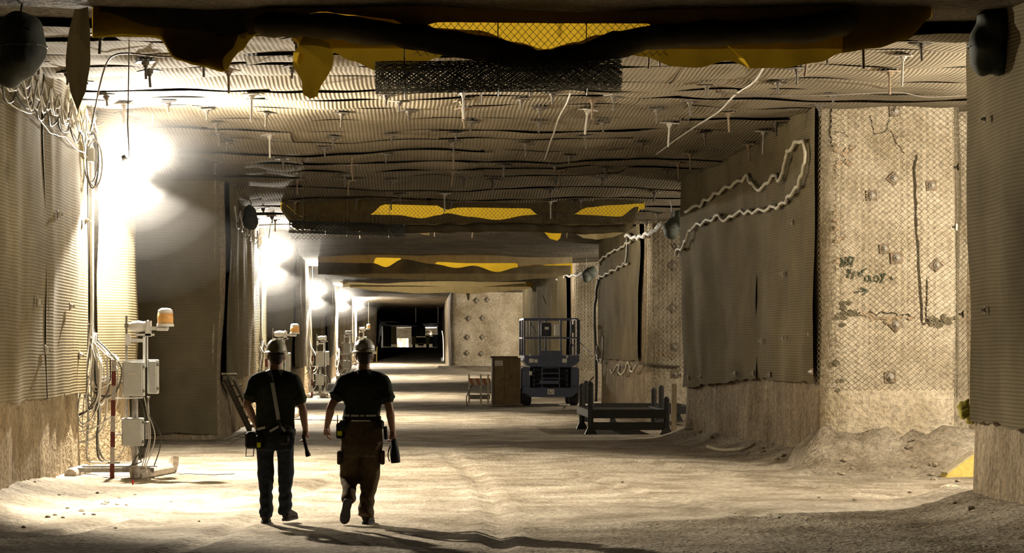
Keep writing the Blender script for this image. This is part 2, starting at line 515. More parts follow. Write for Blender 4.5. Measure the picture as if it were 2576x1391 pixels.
# plan of the rock pillars, each a run of (x, y) corners; the free side is given by the sign
PL = {
 'l1': ([(-4.78, -6), (-4.7, 20), (-4.70, 29), (-4.76, 33.2), (-4.80, 34.7), (-4.98, 35.2), (-4.78, 35.7), (-4.40, 36.5), (-4.30, 37.0), (-4.55, 37.5), (-14, 37.9)], 1),
 'l2': ([(-14, 46.9), (-4.2, 46.4), (-3.8, 46.45), (-3.66, 46.9), (-3.72, 52), (-3.86, 59.6), (-4.02, 60.4), (-3.88, 60.9), (-3.72, 61.5), (-4.1, 62.1), (-13, 62.4)], 1),
 'l3': ([(-13, 72.4), (-4.0, 72), (-3.6, 72.1), (-3.52, 72.6), (-3.68, 84.4), (-3.84, 85.2), (-3.6, 86.0), (-4.0, 86.6), (-12, 86.8)], 1),
 'l4': ([(-12, 97.2), (-3.8, 97), (-3.5, 97.2), (-3.45, 98), (-3.5, 110.6), (-3.62, 111.4), (-3.4, 112.2), (-3.9, 112.6), (-11, 112.8)], 1),
 'l5': ([(-11, 122.2), (-3.6, 122), (-3.3, 122.2), (-3.22, 123), (-3.22, 137.2), (-3.36, 138), (-3.1, 138.8), (-3.3, 139.6), (-3.25, 148.6), (-2.6, 149.4), (-2.12, 150), (-2.2, 170), (-2.5, 222), (-12, 224)], 1),
 'r1': ([(6.1, -6), (6.2, 20), (6.22, 26.2), (6.32, 26.75), (6.7, 27.0), (14, 27.2)], -1),
 'r2': ([(14, 36.6), (9.2, 36.4), (8.25, 36.1), (8.02, 35.05), (6.25, 35.0), (6.08, 35.2), (6.02, 36), (5.98, 40.5), (5.72, 43.5), (5.44, 46.8), (5.5, 47.3), (6.1, 47.6), (14, 48)], -1),
 'r3': ([(14, 58), (6.6, 57.6), (5.85, 57.5), (5.72, 57.8), (5.66, 62), (5.58, 69.6), (5.75, 70.2), (6.5, 70.5), (14, 71)], -1),
 'r4': ([(14, 82.6), (6.3, 82.1), (5.82, 82), (5.62, 82.4), (5.55, 92), (5.45, 111.6), (5.7, 112.2), (14, 112.6)], -1),
 'r5': ([(14, 126.8), (7.0, 126.2), (2.45, 126), (2.2, 126.2), (2.14, 140), (2.3, 170), (2.6, 222), (12, 224)], -1),
}
def plan_len(pts):
    return sum((Vector(b) - Vector(a)).length for a, b in zip(pts, pts[1:]))
def plan_at(key, u):
    """point and outward normal at arc length u"""
    pts, side = PL[key]
    acc = 0.0
    for i, (a, b) in enumerate(zip(pts, pts[1:])):
        a, b = Vector(a), Vector(b)
        l = (b - a).length
        if u <= acc + l or i == len(pts) - 2:
            t = (b - a) / l
            n = Vector((t.y, -t.x)) * side
            return a + t * (u - acc), n
        acc += l
def plan_u_of_y(key, y, lo=None):
    """arc length at which the drift-side face reaches distance y"""
    pts, side = PL[key]
    L = plan_len(pts); best = None
    k = 800
    for i in range(k + 1):
        u = L * i / k
        p, n = plan_at(key, u)
        if abs(n.x) < 0.6 or (lo and u < lo): continue
        e = abs(p.y - y)
        if best is None or e < best[0]: best = (e, u)
    return best[1]
def smooth_normal(key, u, w=0.25):
    n = Vector((0, 0))
    L = plan_len(PL[key][0])
    for k in (-1, -0.5, 0, 0.5, 1):
        n += plan_at(key, min(max(u + k * w, 0), L))[1]
    return n.normalized()
def wall_disp(key, u, z):
    s = hash(key) % 17 if False else (ord(key[0]) * 3 + ord(key[1])) % 29
    return 0.10 * nz(u * 0.45 + s, z * 0.4) + 0.045 * nz(u * 1.7, z * 0.35, s) + 0.03 * nz(u * 4.5, z * 0.55, s + 3)
def wall_point(key, u, z, off=0.0, disp=1.0):
    p, _ = plan_at(key, u)
    n = smooth_normal(key, u)
    k = off + disp * wall_disp(key, u, z)
    return Vector((p.x + n.x * k, p.y + n.y * k, z))
_px = {}
def wall_at_px(key, px, py, off=0.05, u0=0.0, u1=None, disp=1.0):
    """the point of a pillar's face that the photo shows at pixel (px, py)"""
    L = u1 or plan_len(PL[key][0])
    if (key, u0, L) not in _px:
        t = []
        for i in range(1201):
            u = lerp(u0, L, i / 1200)
            p, n = plan_at(key, u)
            if n.y <= 0.2: t.append((VX + F * p.x / p.y, u, p.y))
        _px[(key, u0, L)] = t
    best = min(_px[(key, u0, L)], key=lambda e: abs(e[0] - px))
    _, u, d = best
    z = H - (py - VY) / F * d
    return wall_point(key, u, z, off, disp), u, z

def make_wall(name, key, mats, zones=None, du=0.3, dz=0.3, top=0.35):
    pts, side = PL[key]
    L = plan_len(pts)
    # sample positions: regular plus all corners
    us, acc = [0.0], 0.0
    for a, b in zip(pts, pts[1:]):
        l = (Vector(b) - Vector(a)).length
        k = max(1, int(l / du))
        for i in range(1, k + 1): us.append(acc + l * i / k)
        acc += l
    mb = MB()
    nzs = max(6, int(5.6 / dz))
    rows = []
    for u in us:
        p, _ = plan_at(key, u)
        lo, hi = zf0(p.y) - 0.25, zc0(p.y) + top
        rows.append([wall_point(key, u, lerp(lo, hi, j / nzs)) for j in range(nzs + 1)])
    w = nzs + 1
    vs = [q for r in rows for q in r]
    for i in range(len(us) - 1):
        um = 0.5 * (us[i] + us[i + 1])
        mi = 0
        if zones:
            for (a, b, k) in zones:
                if a <= um <= b: mi = k
        for j in range(nzs):
            a, b, c, d = i*w+j, (i+1)*w+j, (i+1)*w+j+1, i*w+j+1
            mb.f.append((a, b, c, d) if side < 0 else (a, d, c, b)); mb.m.append(mi)
    mb.v = [tuple(q) for q in vs]
    o = mb.build(name, mats, None, smooth=True, recalc=False)
    tag(o, kind='structure')
    return o

def mesh_sheet(parent, key, u0, u1, hem, off=0.09, du=0.2, wave=0.05, mat='wall_rib', top=0.2, seed=0.0, folds=0.0):
    """a hung screen standing proud of the rock, from its hem to the roof"""
    mb = MB()
    k = max(2, int((u1 - u0) / du)); kz = 16
    def fn(a, b):
        u = lerp(u0, u1, a)
        p, _ = plan_at(key, u)
        h = hem(u) if callable(hem) else hem
        h += zf0(p.y) + 0.05 * nz(u * 1.3, seed) + 0.04 * nz(u * 4.0, seed)
        z = lerp(h, zc0(p.y) + top, b)
        o2 = off + wave * nz(u * 0.9, z * 0.7, seed) + 0.3 * wave * nz(u * 2.6, z * 1.2, seed + 5)
        if folds: o2 += folds * (math.sin(u * 2.1 + seed + 1.5 * nz(u * 0.3, 1)) * 0.5 + 0.5)
        return wall_point(key, u, z, o2, 0.75)
    mb.grid(fn, k, kz)
    return mb.build('mesh_sheet', M[mat], parent, smooth=True)

def u_at_px(key, px):
    return wall_at_px(key, px, 800)[1]

# left pillars
wl = {}
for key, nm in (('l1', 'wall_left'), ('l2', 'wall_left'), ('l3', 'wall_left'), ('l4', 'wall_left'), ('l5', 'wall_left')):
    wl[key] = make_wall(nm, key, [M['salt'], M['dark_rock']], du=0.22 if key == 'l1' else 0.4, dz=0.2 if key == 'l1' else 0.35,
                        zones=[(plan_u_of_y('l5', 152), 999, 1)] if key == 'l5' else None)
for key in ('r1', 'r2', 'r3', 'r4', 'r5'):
    z = None
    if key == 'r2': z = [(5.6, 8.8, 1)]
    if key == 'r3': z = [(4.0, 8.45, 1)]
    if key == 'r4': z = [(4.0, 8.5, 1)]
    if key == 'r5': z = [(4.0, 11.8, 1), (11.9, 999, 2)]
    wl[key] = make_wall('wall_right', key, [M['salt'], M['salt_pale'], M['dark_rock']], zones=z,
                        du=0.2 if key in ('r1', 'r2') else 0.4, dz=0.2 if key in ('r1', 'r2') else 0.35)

# screens hung on the pillars
def yspan(key, y0, y1): return plan_u_of_y(key, y0), plan_u_of_y(key, y1)
ua, ub = yspan('l1', 20, 34.6)
for a, b, s in ((ua, ua + 5.2, 1), (ua + 5.1, ua + 10.4, 2), (ua + 10.3, ub, 3)):
    mesh_sheet(wl['l1'], 'l1', a, b, 1.14, seed=s, off=0.09 + 0.02 * (s % 2), wave=0.025)
uc = plan_u_of_y('l1', 35.7)
mesh_sheet(wl['l1'], 'l1', uc, uc + 2.2, 1.25, seed=7, off=0.12)
for key, y0, y1, y2 in (('l2', 46.9, 59.6, 61.0), ('l3', 72.6, 84.4, 85.9), ('l4', 98, 110.6, 112)):
    a, b = yspan(key, y0, y1)
    mesh_sheet(wl[key], key, a, b, 1.12, seed=a, du=0.35)
    c = plan_u_of_y(key, y2 - 0.1)
    mesh_sheet(wl[key], key, c - 0.2, c + 1.3, 1.2, seed=b, du=0.2)
for key, y0 in (('l2', 46.4), ('l3', 72), ('l4', 97)):
    mesh_sheet(wl[key], key, 1.0, {'l2': 10.3, 'l3': 9.5, 'l4': 8.4}[key], 0.12, seed=y0, du=0.4)
a, b = yspan('r1', 18, 26.0)
mesh_sheet(wl['r1'], 'r1', a, b + 0.25, lambda u: 0.98, seed=11)
ur_a, ur_b, uf = plan_u_of_y('r2', 35.3, 8.8), plan_u_of_y('r2', 46.8, 8.5), plan_u_of_y('r2', 40.5, 8.5)
mesh_sheet(wl['r2'], 'r2', ur_a, uf, lambda u: 1.26, seed=12, wave=0.08)
mesh_sheet(wl['r2'], 'r2', uf, ur_b + 0.05, lambda u: lerp(1.26, 1.0, (u - uf) / (ur_b - uf)), seed=13, off=0.10, wave=0.07)
a, b = yspan('r3', 58.4, 69.4)
mesh_sheet(wl['r3'], 'r3', a, b, 1.45, seed=14, du=0.35)
a, b = yspan('r4', 83.0, 111)
mesh_sheet(wl['r4'], 'r4', a, b, 1.1, seed=15, du=0.25, folds=0.22, mat='wall_rib')

# roof rock
def roof_z(x, y): return zc0(y) + 0.10 * nz(x * 0.35, y * 0.3, 4) + 0.03 * nz(x * 1.3, y * 1.1, 9)
mb = MB()
mb.grid(lambda a, b: Vector((lerp(-15, 15, a), -6 + 268 * b ** 1.5, roof_z(lerp(-15, 15, a), -6 + 268 * b ** 1.5) + 0.06)), 70, 150)
ceiling = tag(mb.build('ceiling', M['roof'], None, smooth=True), kind='structure')
# roof screens: overlapping sheets bolted up in rows across the drift
rng = random.Random(3)
sheet_rows = []
y = 25.6
while y < 60:
    sheet_rows.append(y); y += rng.uniform(1.25, 1.7) * (1 if y < 45 else 1.5)
for ri, y0 in enumerate(sheet_rows):
    wdt = (sheet_rows[ri + 1] if ri + 1 < len(sheet_rows) else y0 + 2) - y0 + 0.16
    cuts = [-6.8, rng.uniform(-3.2, -1.8), rng.uniform(0.2, 1.4), rng.uniform(3.4, 4.6), 8.6]
    for ci in range(4):
        x0, x1 = cuts[ci] - 0.08, cuts[ci + 1] + 0.08
        sag = rng.uniform(0.03, 0.09)
        tilt = rng.uniform(-0.02, 0.03)
        ph = rng.uniform(0, 9)
        def fn(a, b, x0=x0, x1=x1, y0=y0, wdt=wdt, sag=sag, tilt=tilt, ph=ph):
            x, yy = lerp(x0, x1, a), y0 + wdt * b
            z = roof_z(x, yy) - 0.03 - 0.012 * (ci % 2)
            # the near edge is pinned over the row before, the middle bellies down between bolts
            z -= sag * (math.sin(math.pi * b) ** 0.7) * (0.6 + 0.4 * math.sin(x * 4.1 + ph)) + (1 - b) * tilt + 0.03 * (1 - b)
            return Vector((x, yy, z))
        mb = MB(); mb.grid(fn, 26, 8)
        o = mb.build('roof_sheet', M['roof_rib'], ceiling, smooth=True)
# roof bolts: square plate, nut and a stub of rod
def bolt_mesh(stub, s=1.0):
    mb = MB()
    mb.box((-0.11*s, -0.11*s, -0.015), (0.11*s, 0.11*s, 0.0))
    mb.lathe([(0.05*s, -0.015), (0.045*s, -0.04), (0.028, -0.05), (0.028, -0.075), (0.016, -0.076), (0.016, -0.076 - stub), (0.0, -0.078 - stub)], 8)
    return mb
protos = []
for stub, mt in ((0.08, 'bolt'), (0.14, 'bolt'), (0.22, 'plate'), (0.30, 'pale_rod')):
    protos.append((bolt_mesh(stub), mt))
pm = []
for k, (mbp, mt) in enumerate(protos):
    me = mbp.mesh('roof_bolt'); me.materials.append(M[mt]); pm.append(me)
nb = 0
for ri, y0 in enumerate(sheet_rows):
    for ci in range(11):
        x = -4.3 + ci * 1.02 + rng.uniform(-0.25, 0.25)
        if rng.random() < 0.25: continue
        yy = y0 + rng.uniform(0.02, 0.3)
        k = rng.choices([0, 1, 2, 3], [4, 4, 2, 1])[0]
        o = bpy.data.objects.new('roof_bolt', pm[k]); C.objects.link(o); o.parent = ceiling
        o.location = (x, yy, roof_z(x, yy) - 0.10)
        o.rotation_euler = (rng.uniform(-0.1, 0.1), rng.uniform(-0.1, 0.1), rng.uniform(0, 1.5))
        nb += 1

# floor: packed salt with ruts, heaped fines along the walls and a gentle rise at the far end
def seg_dist(p, a, b):
    ab = b - a; t = max(0, min(1, (p - a).dot(ab) / ab.length_squared))
    return (p - (a + ab * t)).length
def gpt(px, py):
    d = F * H / (py - VY); return Vector(((px - VX) / F * d, d))
ruts = [[gpt(400, 1395), gpt(520, 1362), gpt(640, 1308), gpt(760, 1240), gpt(900, 1180)],
        [gpt(150, 1345), gpt(330, 1300), gpt(520, 1262), gpt(700, 1215)],
        [gpt(2200, 1330), gpt(1900, 1300), gpt(1600, 1240), gpt(1450, 1190)],
        [gpt(2380, 1260), gpt(2100, 1232), gpt(1850, 1200), gpt(1600, 1160)],
        [gpt(1250, 1392), gpt(1260, 1300), gpt(1200, 1200), gpt(1120, 1140)]]
def heap(x, y):
    h = 0.0
    # along the left pillar
    if y < 37.5:
        k = 0.17 if y < 30.5 else (0.04 if y > 32 else lerp(0.17, 0.04, (y - 30.5) / 1.5))
        h += k * max(0, 1 - (x + 4.75) / 0.9) ** 1.5 if x > -4.75 else k
    # before and along the second right pillar
    if 33.4 < y < 47.5:
        ed = 6.0 if y < 40.5 else lerp(6.0, 5.5, (y - 40.5) / 6)
        t = max(0, 1 - max(0, ed - x) / 0.75)
        if x > ed - 0.3: t *= max(0, min(1, (y - 33.6) / 1.2)) * (1.9 if y < 35.6 else 1.0)
        h += 0.22 * t ** 1.4 * (1 + 0.5 * nz(x * 3, y * 3, 5))
    if y < 27.5: h += 0.2 * max(0, 1 - max(0, 6.2 - x) / 0.9) ** 1.5
    if 124 < y < 127 and x > 1.5: h += 0.25 * (1 - abs(126 - y) / 2)
    return h
def floor_z(x, y):
    z = zf0(y) + heap(x, y)
    z += 0.030 * nz(x * 0.35, y * 0.16, 1) + 0.014 * nz(x * 1.4, y * 0.7, 2) + 0.007 * nz(x * 4, y * 2.2, 3)
    rough = 0.5 + 0.5 * nz(x * 0.4, y * 0.3, 8)
    edge = max(0, min(1, (abs(x - 0.8) - 2.6) / 2.0))
    z += edge * rough * 0.035 * nz(x * 6, y * 5, 7)
    if y < 45:
        p = Vector((x, y))
        for k, r in enumerate(ruts):
            dd = min(seg_dist(p, a, b) for a, b in zip(r, r[1:]))
            z -= 0.034 * math.exp(-(dd / 0.11) ** 2) - 0.018 * math.exp(-((dd - 0.2) / 0.1) ** 2)
    return z
def vgrid(xs, ys, fz, name, mat):
    mb = MB()
    mb.v = [(x, y, fz(x, y)) for y in ys for x in xs]
    w = len(xs)
    mb.f = [(j*w+i, j*w+i+1, j*w+w+i+1, j*w+w+i) for j in range(len(ys)-1) for i in range(w-1)]
    mb.m = [0] * len(mb.f)
    return mb.build(name, mat, None, smooth=True, recalc=False)
xs = [-14, -11, -8.5, -7, -6] + [-5.4 + i * 0.11 for i in range(110)] + [6.8 + i * 0.2 for i in range(12)] + [10, 12, 14]
ys = [-6, 2, 10, 15, 18] + [19.5 + i * 0.14 for i in range(150)] + [40.5 + i * 0.4 for i in range(75)] + [70.5 + i * 1.2 for i in range(110)] + [203 + i * 5 for i in range(16)]
floor = tag(vgrid(xs, ys, floor_z, 'floor', M['floor']), kind='structure')

# back wall of the chamber at the far end
mb = MB(); mb.box((-13, 262, 0.5), (13, 262.4, 5.0))
tag(mb.build('wall_back', M['salt_pale']), kind='structure')

# wall behind the camera and the blind ends of the cross-cuts
mb = MB(); mb.box((-15, -6.4, -0.5), (15, -6.0, 6.2))
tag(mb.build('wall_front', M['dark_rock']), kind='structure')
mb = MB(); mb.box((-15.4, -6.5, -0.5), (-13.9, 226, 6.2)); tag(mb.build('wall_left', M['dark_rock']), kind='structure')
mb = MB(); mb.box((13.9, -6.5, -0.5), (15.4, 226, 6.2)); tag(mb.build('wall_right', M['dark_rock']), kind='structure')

# ------------------------------------------------------------------ rock bolts on the ribs
def rib_bolt_mesh(diamond):
    mb = MB()
    a = math.pi / 4 if diamond else 0.06
    mt = Matrix.Rotation(a, 4, 'Z')
    mb.mi = 0
    mb.box((-0.078, -0.078, 0), (0.078, 0.078, 0.014), mat=mt)
    mb.mi = 1
    mb.lathe([(0.058, 0.014), (0.05, 0.04), (0.03, 0.062), (0.024, 0.064), (0.024, 0.10), (0.0, 0.102)], 10)
    me = mb.mesh('rock_bolt'); me.materials.append(M['plate']); me.materials.append(M['dome'])
    me.polygons.foreach_set('material_index', mb.m)
    return me
RB = [rib_bolt_mesh(False), rib_bolt_mesh(True)]
def put_bolt(key, px, py, k=0, s=1.0, off=0.03, u0=0.0, u1=None):
    p, u, z = wall_at_px(key, px, py, off, u0, u1)
    n = smooth_normal(key, u)
    o = bpy.data.objects.new('rock_bolt', RB[k]); C.objects.link(o); o.parent = wl[key]
    o.location = p
    o.rotation_euler = Vector((n.x, n.y, 0)).to_track_quat('Z', 'Y').to_euler()
    o.scale = (s, s, s)
    return o
for (x, y, k, s) in ((2247, 450, 1, 1), (2342, 467, 0, 1), (2191, 492, 0, 1), (2222, 626, 0, .9), (2252, 649, 0, 1.1), (2353, 667, 1, .95),
                     (2250, 817, 1, 1), (2237, 948, 0, 1.05), (2252, 280, 0, 1)):
    put_bolt('r2', x, y, k, s, 0.02, 6.6, 8.75)
for (x, y, k) in ((1693, 668, 1), (1692, 775, 1), (1696, 873, 0), (1697, 941, 0), (1660, 300, 0)):
    put_bolt('r3', x, y, k, 1.25, 0.02, 6.0, 8.4)
for (x, y) in ((1178, 801), (1213, 800), (1175, 848), (1212, 848), (1174, 888), (1210, 890), (1198, 756), (1225, 754)):
    put_bolt('r5', x, y, 1, 1.5, 0.02, 7.0, 11.8)
for (x, y) in ((187, 555), (148, 770), (183, 893), (68, 760), (118, 540), (90, 880)):
    put_bolt('l1', x, y, 0, 0.75, 0.12)
for (x, y) in ((2055, 840), (1995, 850), (1935, 858), (2083, 935), (1955, 942), (1912, 938), (1870, 940), (1745, 950), (1775, 948), (1710, 944), (1990, 690), (2010, 560)):
    put_bolt('r2', x, y, 0, 0.6, 0.13, ur_a)
for (x, y) in ((2450, 420), (2445, 570), (2520, 300), (2500, 780), (2450, 790)):
    put_bolt('r1', x, y, 0, 0.5, 0.13)

# ------------------------------------------------------------------ chain-link netting
def chainlink(parent, surf, nu, nv, r, mat='wire', name='chain_link_net', sides=3):
    """zigzag wires; surf(a, b) maps unit coordinates to the place"""
    mb = MB()
    nu *= 2                                   # two wires to each diamond's width, mirrored so that they hook together
    for i in range(nu):
        pts = []
        for k in range(nv + 1):
            sg = 1 if (k + i) % 2 else -1
            a = (i + 0.5 + 0.5 * sg) / nu
            pts.append(surf(min(max(a, 0), 1), k / nv))
        mb.tube(pts, r, sides, caps=False)
    o = mb.build(name, M[mat], parent, smooth=False, recalc=False)
    tag(o, kind='stuff')
    return o
u_r2a, u_r2b = 5.5, 8.95
def r2_surf(a, b):
    u = lerp(u_r2a, u_r2b, a)
    z = lerp(1.18 - 0.12 * (a < 0.4), 5.35, b)
    return wall_point('r2', u, z, 0.045 + 0.03 * nz(u * 1.1, z * 0.9, 2), 1.0)
chainlink(wl['r2'], r2_surf, 36, 104, 0.0046)
def r3_surf(a, b):
    u = lerp(7.2, 8.45, a); z = lerp(1.2, 4.85, b)
    return wall_point('r3', u, z, 0.05, 1.0)
chainlink(wl['r3'], r3_surf, 12, 64, 0.006)
def r4_surf(a, b):
    u = lerp(7.6, 8.45, a); z = lerp(1.0, 4.6, b)
    return wall_point('r4', u, z, 0.05, 1.0)
chainlink(wl['r4'], r4_surf, 8, 60, 0.008)

# ------------------------------------------------------------------ cracks and painted marks on the pale face
def ribbon(mb, pts, w, key, u0, u1, off=0.022):
    ws = w if isinstance(w, list) else [w] * len(pts)
    q = [wall_at_px(key, x, y, off, u0, u1)[0] for x, y in pts]
    vs = []
    for i, p in enumerate(q):
        t = (q[min(i+1, len(q)-1)] - q[max(i-1, 0)]).normalized()
        s = Vector((-t.z, 0, t.x)) * ws[i] / 2
        vs += [p + s, p - s]
    mb.add(vs, [(2*i, 2*i+2, 2*i+3, 2*i+1) for i in range(len(q) - 1)])
def dense(pts, jit, k=6, seed=1):
    rr = random.Random(seed); out = []
    for (x0, y0), (x1, y1) in zip(pts, pts[1:]):
        for i in range(k):
            t = i / k
            out.append((lerp(x0, x1, t) + rr.uniform(-jit, jit), lerp(y0, y1, t) + rr.uniform(-jit, jit)))
    out.append(pts[-1]); return out
for pts, w, j in (([(2306, 390), (2300, 420), (2303, 560), (2312, 720), (2318, 812)], 0.035, 1.5),
               ([(2330, 700), (2328, 815)], 0.018, 1.2),
               ([(2092, 268), (2090, 330), (2094, 370)], 0.035, 2),
               ([(2238, 300), (2230, 330), (2200, 338), (2190, 290)], 0.010, 1.5),
               ([(2242, 328), (2255, 360), (2275, 385)], 0.010, 1.5),
               ([(2098, 330), (2125, 335), (2135, 345)], 0.010, 1.5),
               ([(2320, 812), (2345, 806), (2375, 812), (2400, 800)], 0.03, 4),
               ([(2120, 780), (2160, 790), (2240, 786), (2300, 800)], 0.018, 5)):
    mb = MB(); d = dense(pts, j, 6, len(pts) * 3 + int(pts[0][0]))
    ribbon(mb, d, [w * (0.5 + 0.7 * abs(math.sin(i * 1.7))) for i in range(len(d))], 'r2', 6.6, 8.75)
    mb.build('crack', M['crack'], wl['r2'])
# hand-sprayed lettering: first line, second line, third line and an arrow
strokes = [
 [[(2118, 672), (2117, 648)], [(2117, 648), (2126, 672)], [(2126, 672), (2128, 646)],
  [(2133, 668), (2136, 646)], [(2136, 646), (2146, 650), (2144, 660), (2136, 662)], [(2141, 661), (2144, 672)]],
 [[(2132, 700), (2134, 678)], [(2129, 679), (2140, 678), (2140, 688), (2133, 690)],
  [(2144, 702), (2147, 682), (2152, 694), (2158, 682), (2161, 696)], [(2160, 684), (2166, 694)], [(2167, 682), (2160, 698)], [(2166, 681), (2178, 676)]],
 [[(2183, 694), (2176, 696), (2174, 704), (2180, 709), (2186, 702), (2183, 693)], [(2184, 694), (2188, 706), (2194, 709)],
  [(2203, 694), (2197, 697), (2197, 706), (2204, 709), (2209, 702), (2206, 694), (2202, 694)],
  [(2212, 687), (2219, 697)], [(2224, 687), (2213, 712)], [(2238, 696), (2242, 704)]],
 [[(2148, 735), (2180, 731)], [(2160, 724), (2182, 731)], [(2166, 743), (2182, 732)]],
]
for ln in strokes:
    mb = MB()
    for st in ln:
        ribbon(mb, st, 0.022, 'r2', 6.6, 8.75, 0.03)
    mb.build('painted_lettering', M['paint'], wl['r2'])

# dark crumbled patches and brown stains with shapes of their own
def stain(key, pts, mat, u0, u1, off=0.024, seed=1, holes=14):
    rr_ = random.Random(seed)
    cx = sum(p[0] for p in pts) / len(pts); cy_ = sum(p[1] for p in pts) / len(pts)
    mb = MB()
    for k in range(holes):
        i = rr_.randrange(len(pts)); t = rr_.random() ** 0.6
        bx_, by_ = lerp(cx, pts[i][0], t), lerp(cy_, pts[i][1], t)
        r = rr_.uniform(4, 10); n = 9
        ring = [wall_at_px(key, bx_ + r * math.cos(a) * rr_.uniform(0.5, 1.4), by_ + r * 0.7 * math.sin(a) * rr_.uniform(0.5, 1.4), off + 0.0006 * k, u0, u1)[0] for a in [2 * math.pi * j / n for j in range(n)]]
        mb.add(ring, [tuple(range(n))])
    o = mb.build('stain', M[mat], wl[key]); tag(o, kind='stuff'); return o
M['stain'] = simple('crumbled_dark_salt', (0.15, 0.125, 0.075), 0.95, 0, 0.4, 30, 0.3)
M['stain_brown'] = simple('brown_stain', (0.36, 0.265, 0.165), 0.95, 0, 0.3, 20, 0.2)
stain('r2', [(2335, 800), (2372, 792), (2400, 800), (2405, 818), (2360, 822), (2340, 815)], 'stain', 6.6, 8.75, seed=1, holes=20)
stain('r2', [(2115, 740), (2135, 760), (2150, 790), (2120, 830), (2108, 800)], 'stain', 6.6, 8.75, seed=2, holes=16)
stain('r2', [(2150, 785), (2220, 800), (2290, 800), (2240, 812), (2170, 806)], 'stain_brown', 6.6, 8.75, seed=3, holes=22)
stain('r2', [(2095, 360), (2150, 365), (2140, 420), (2105, 430)], 'stain_brown', 6.6, 8.75, seed=4, holes=22)
stain('r2', [(2105, 520), (2120, 600), (2108, 700)], 'stain_brown', 6.6, 8.75, seed=5, holes=12)
stain('r2', [(2105, 900), (2120, 960), (2110, 985)], 'stain', 6.6, 8.75, seed=6, holes=10)
stain('r3', [(1650, 880), (1700, 885), (1695, 900), (1655, 896)], 'stain_brown', 6.0, 8.4, seed=7, holes=12)

# ------------------------------------------------------------------ the two workers, seen from behind
def V(*a): return Vector(a)
def limb(mb, pts, n=14):
    """tapered limb through joints: (x, y, z, r)"""
    q = smooth_pts([Vector(p[:3]) for p in pts], 4)
    rr = []
    for i in range(len(q)):
        t = i / 4; k = min(int(t), len(pts) - 2); f = t - k
        rr.append(lerp(pts[k][3], pts[k + 1][3], f))
    mb.tube(q, rr, n)
    for p in (pts[0], pts[-1]): mb.ell(p[:3], (p[3], p[3], p[3]), 12, 8)
def hand(mb, wrist, direction, across, curl_dir, curl=0.5, s=1.0, thumb=1):
    """palm, four curled fingers of different lengths and a thumb leaving the side of the palm"""
    w = Vector(wrist); d = Vector(direction).normalized(); a = Vector(across).normalized(); c = Vector(curl_dir).normalized()
    pl = 0.095 * s
    mb.loft([(w - d * 0.02, 0.026 * s, 0.022 * s), (w + d * 0.02 * s, 0.032 * s, 0.020 * s), (w + d * pl * 0.6, 0.040 * s, 0.019 * s), (w + d * pl, 0.040 * s, 0.017 * s)], 12)
    mb.ell(w + d * pl * 0.55, (0.034 * s, 0.034 * s, 0.045 * s), 10, 8)
    for k, (ofs, ln) in enumerate(((-0.031, 0.068), (-0.011, 0.080), (0.010, 0.076), (0.029, 0.060))):
        p0 = w + d * (pl * 0.88) + a * ofs * s
        ang = 0.0; pts = [p0]
        p = p0
        for j, f in enumerate((0.42, 0.33, 0.25)):
            ang += curl * (0.7 + 0.25 * j)
            dd = d * math.cos(ang) + c * math.sin(ang)
            p = p + dd * ln * f * s
            pts.append(p)
        mb.tube(pts, [0.0098 * s, 0.0092 * s, 0.0085 * s, 0.0072 * s], 8)
        mb.ell(pts[-1], (0.0072 * s,) * 3, 8, 6)
    t0 = w + d * pl * 0.30 - a * thumb * 0.030 * s
    t1 = t0 - a * thumb * 0.028 * s + d * 0.028 * s + c * 0.012 * s
    t2 = t1 - a * thumb * 0.004 * s + d * 0.034 * s + c * 0.022 * s
    mb.tube([t0, t1, t2], [0.0135 * s, 0.0115 * s, 0.0085 * s], 8); mb.ell(t2, (0.0085 * s,) * 3, 8, 6)
def shoe(root, ankle, heel, toe, width=0.05, up=(0, 0, 1)):
    """work boot built from heel to toe with its own sole"""
    h, t = Vector(heel), Vector(toe); up = Vector(up).normalized()
    d = (t - h).normalized(); a = d.cross(up).normalized()
    L = (t - h).length
    mb = MB()
    prof = ((0.02, 0.036, 0.05, 0.055), (0.16, 0.044, 0.062, 0.07), (0.40, 0.042, 0.056, 0.06), (0.65, 0.050, 0.045, 0.045), (0.86, 0.048, 0.036, 0.036), (0.99, 0.028, 0.026, 0.026))
    for k in range(len(prof) - 1):
        pass
    rings = []
    for (f, w, hh, zc) in prof:
        rings.append((h + d * (L * f) + up * zc, w, hh))
    vs, fs = [], []
    n = 14
    for (c, w, hh) in rings:
        for i in range(n):
            an = 2 * math.pi * i / n
            vs.append(c + a * math.cos(an) * w + up * math.sin(an) * hh)
    m = len(rings)
    for r in range(m - 1):
        for i in range(n):
            j = (i + 1) % n
            fs.append((r*n+i, r*n+j, r*n+n+j, r*n+n+i))
    fs.append(tuple(range(n - 1, -1, -1))); fs.append(tuple((m - 1) * n + i for i in range(n)))
    mb.add(vs, fs)
    an = Vector(ankle)
    mb.tube([h + d * L * 0.2 + up * 0.06, lerp(h + d * L * 0.2 + up * 0.06, an, 0.5), an], [0.052, 0.05, 0.052], 12)
    o = remeshed('boot', mb, 0.011, M['boot'], root, 3)
    ms = MB()
    out = []
    for (f, w) in ((0.0, 0.028), (0.06, 0.040), (0.2, 0.046), (0.42, 0.040), (0.68, 0.052), (0.86, 0.048), (0.97, 0.030), (1.01, 0.012)):
        out.append((f, w))
    ring = [h + d * L * f + a * w for f, w in out] + [h + d * L * f - a * w for f, w in reversed(out)]
    ms.poly([p - up * 0.004 for p in ring], 0.024, up)
    ms.build('sole', M['sole'], o)
    return o
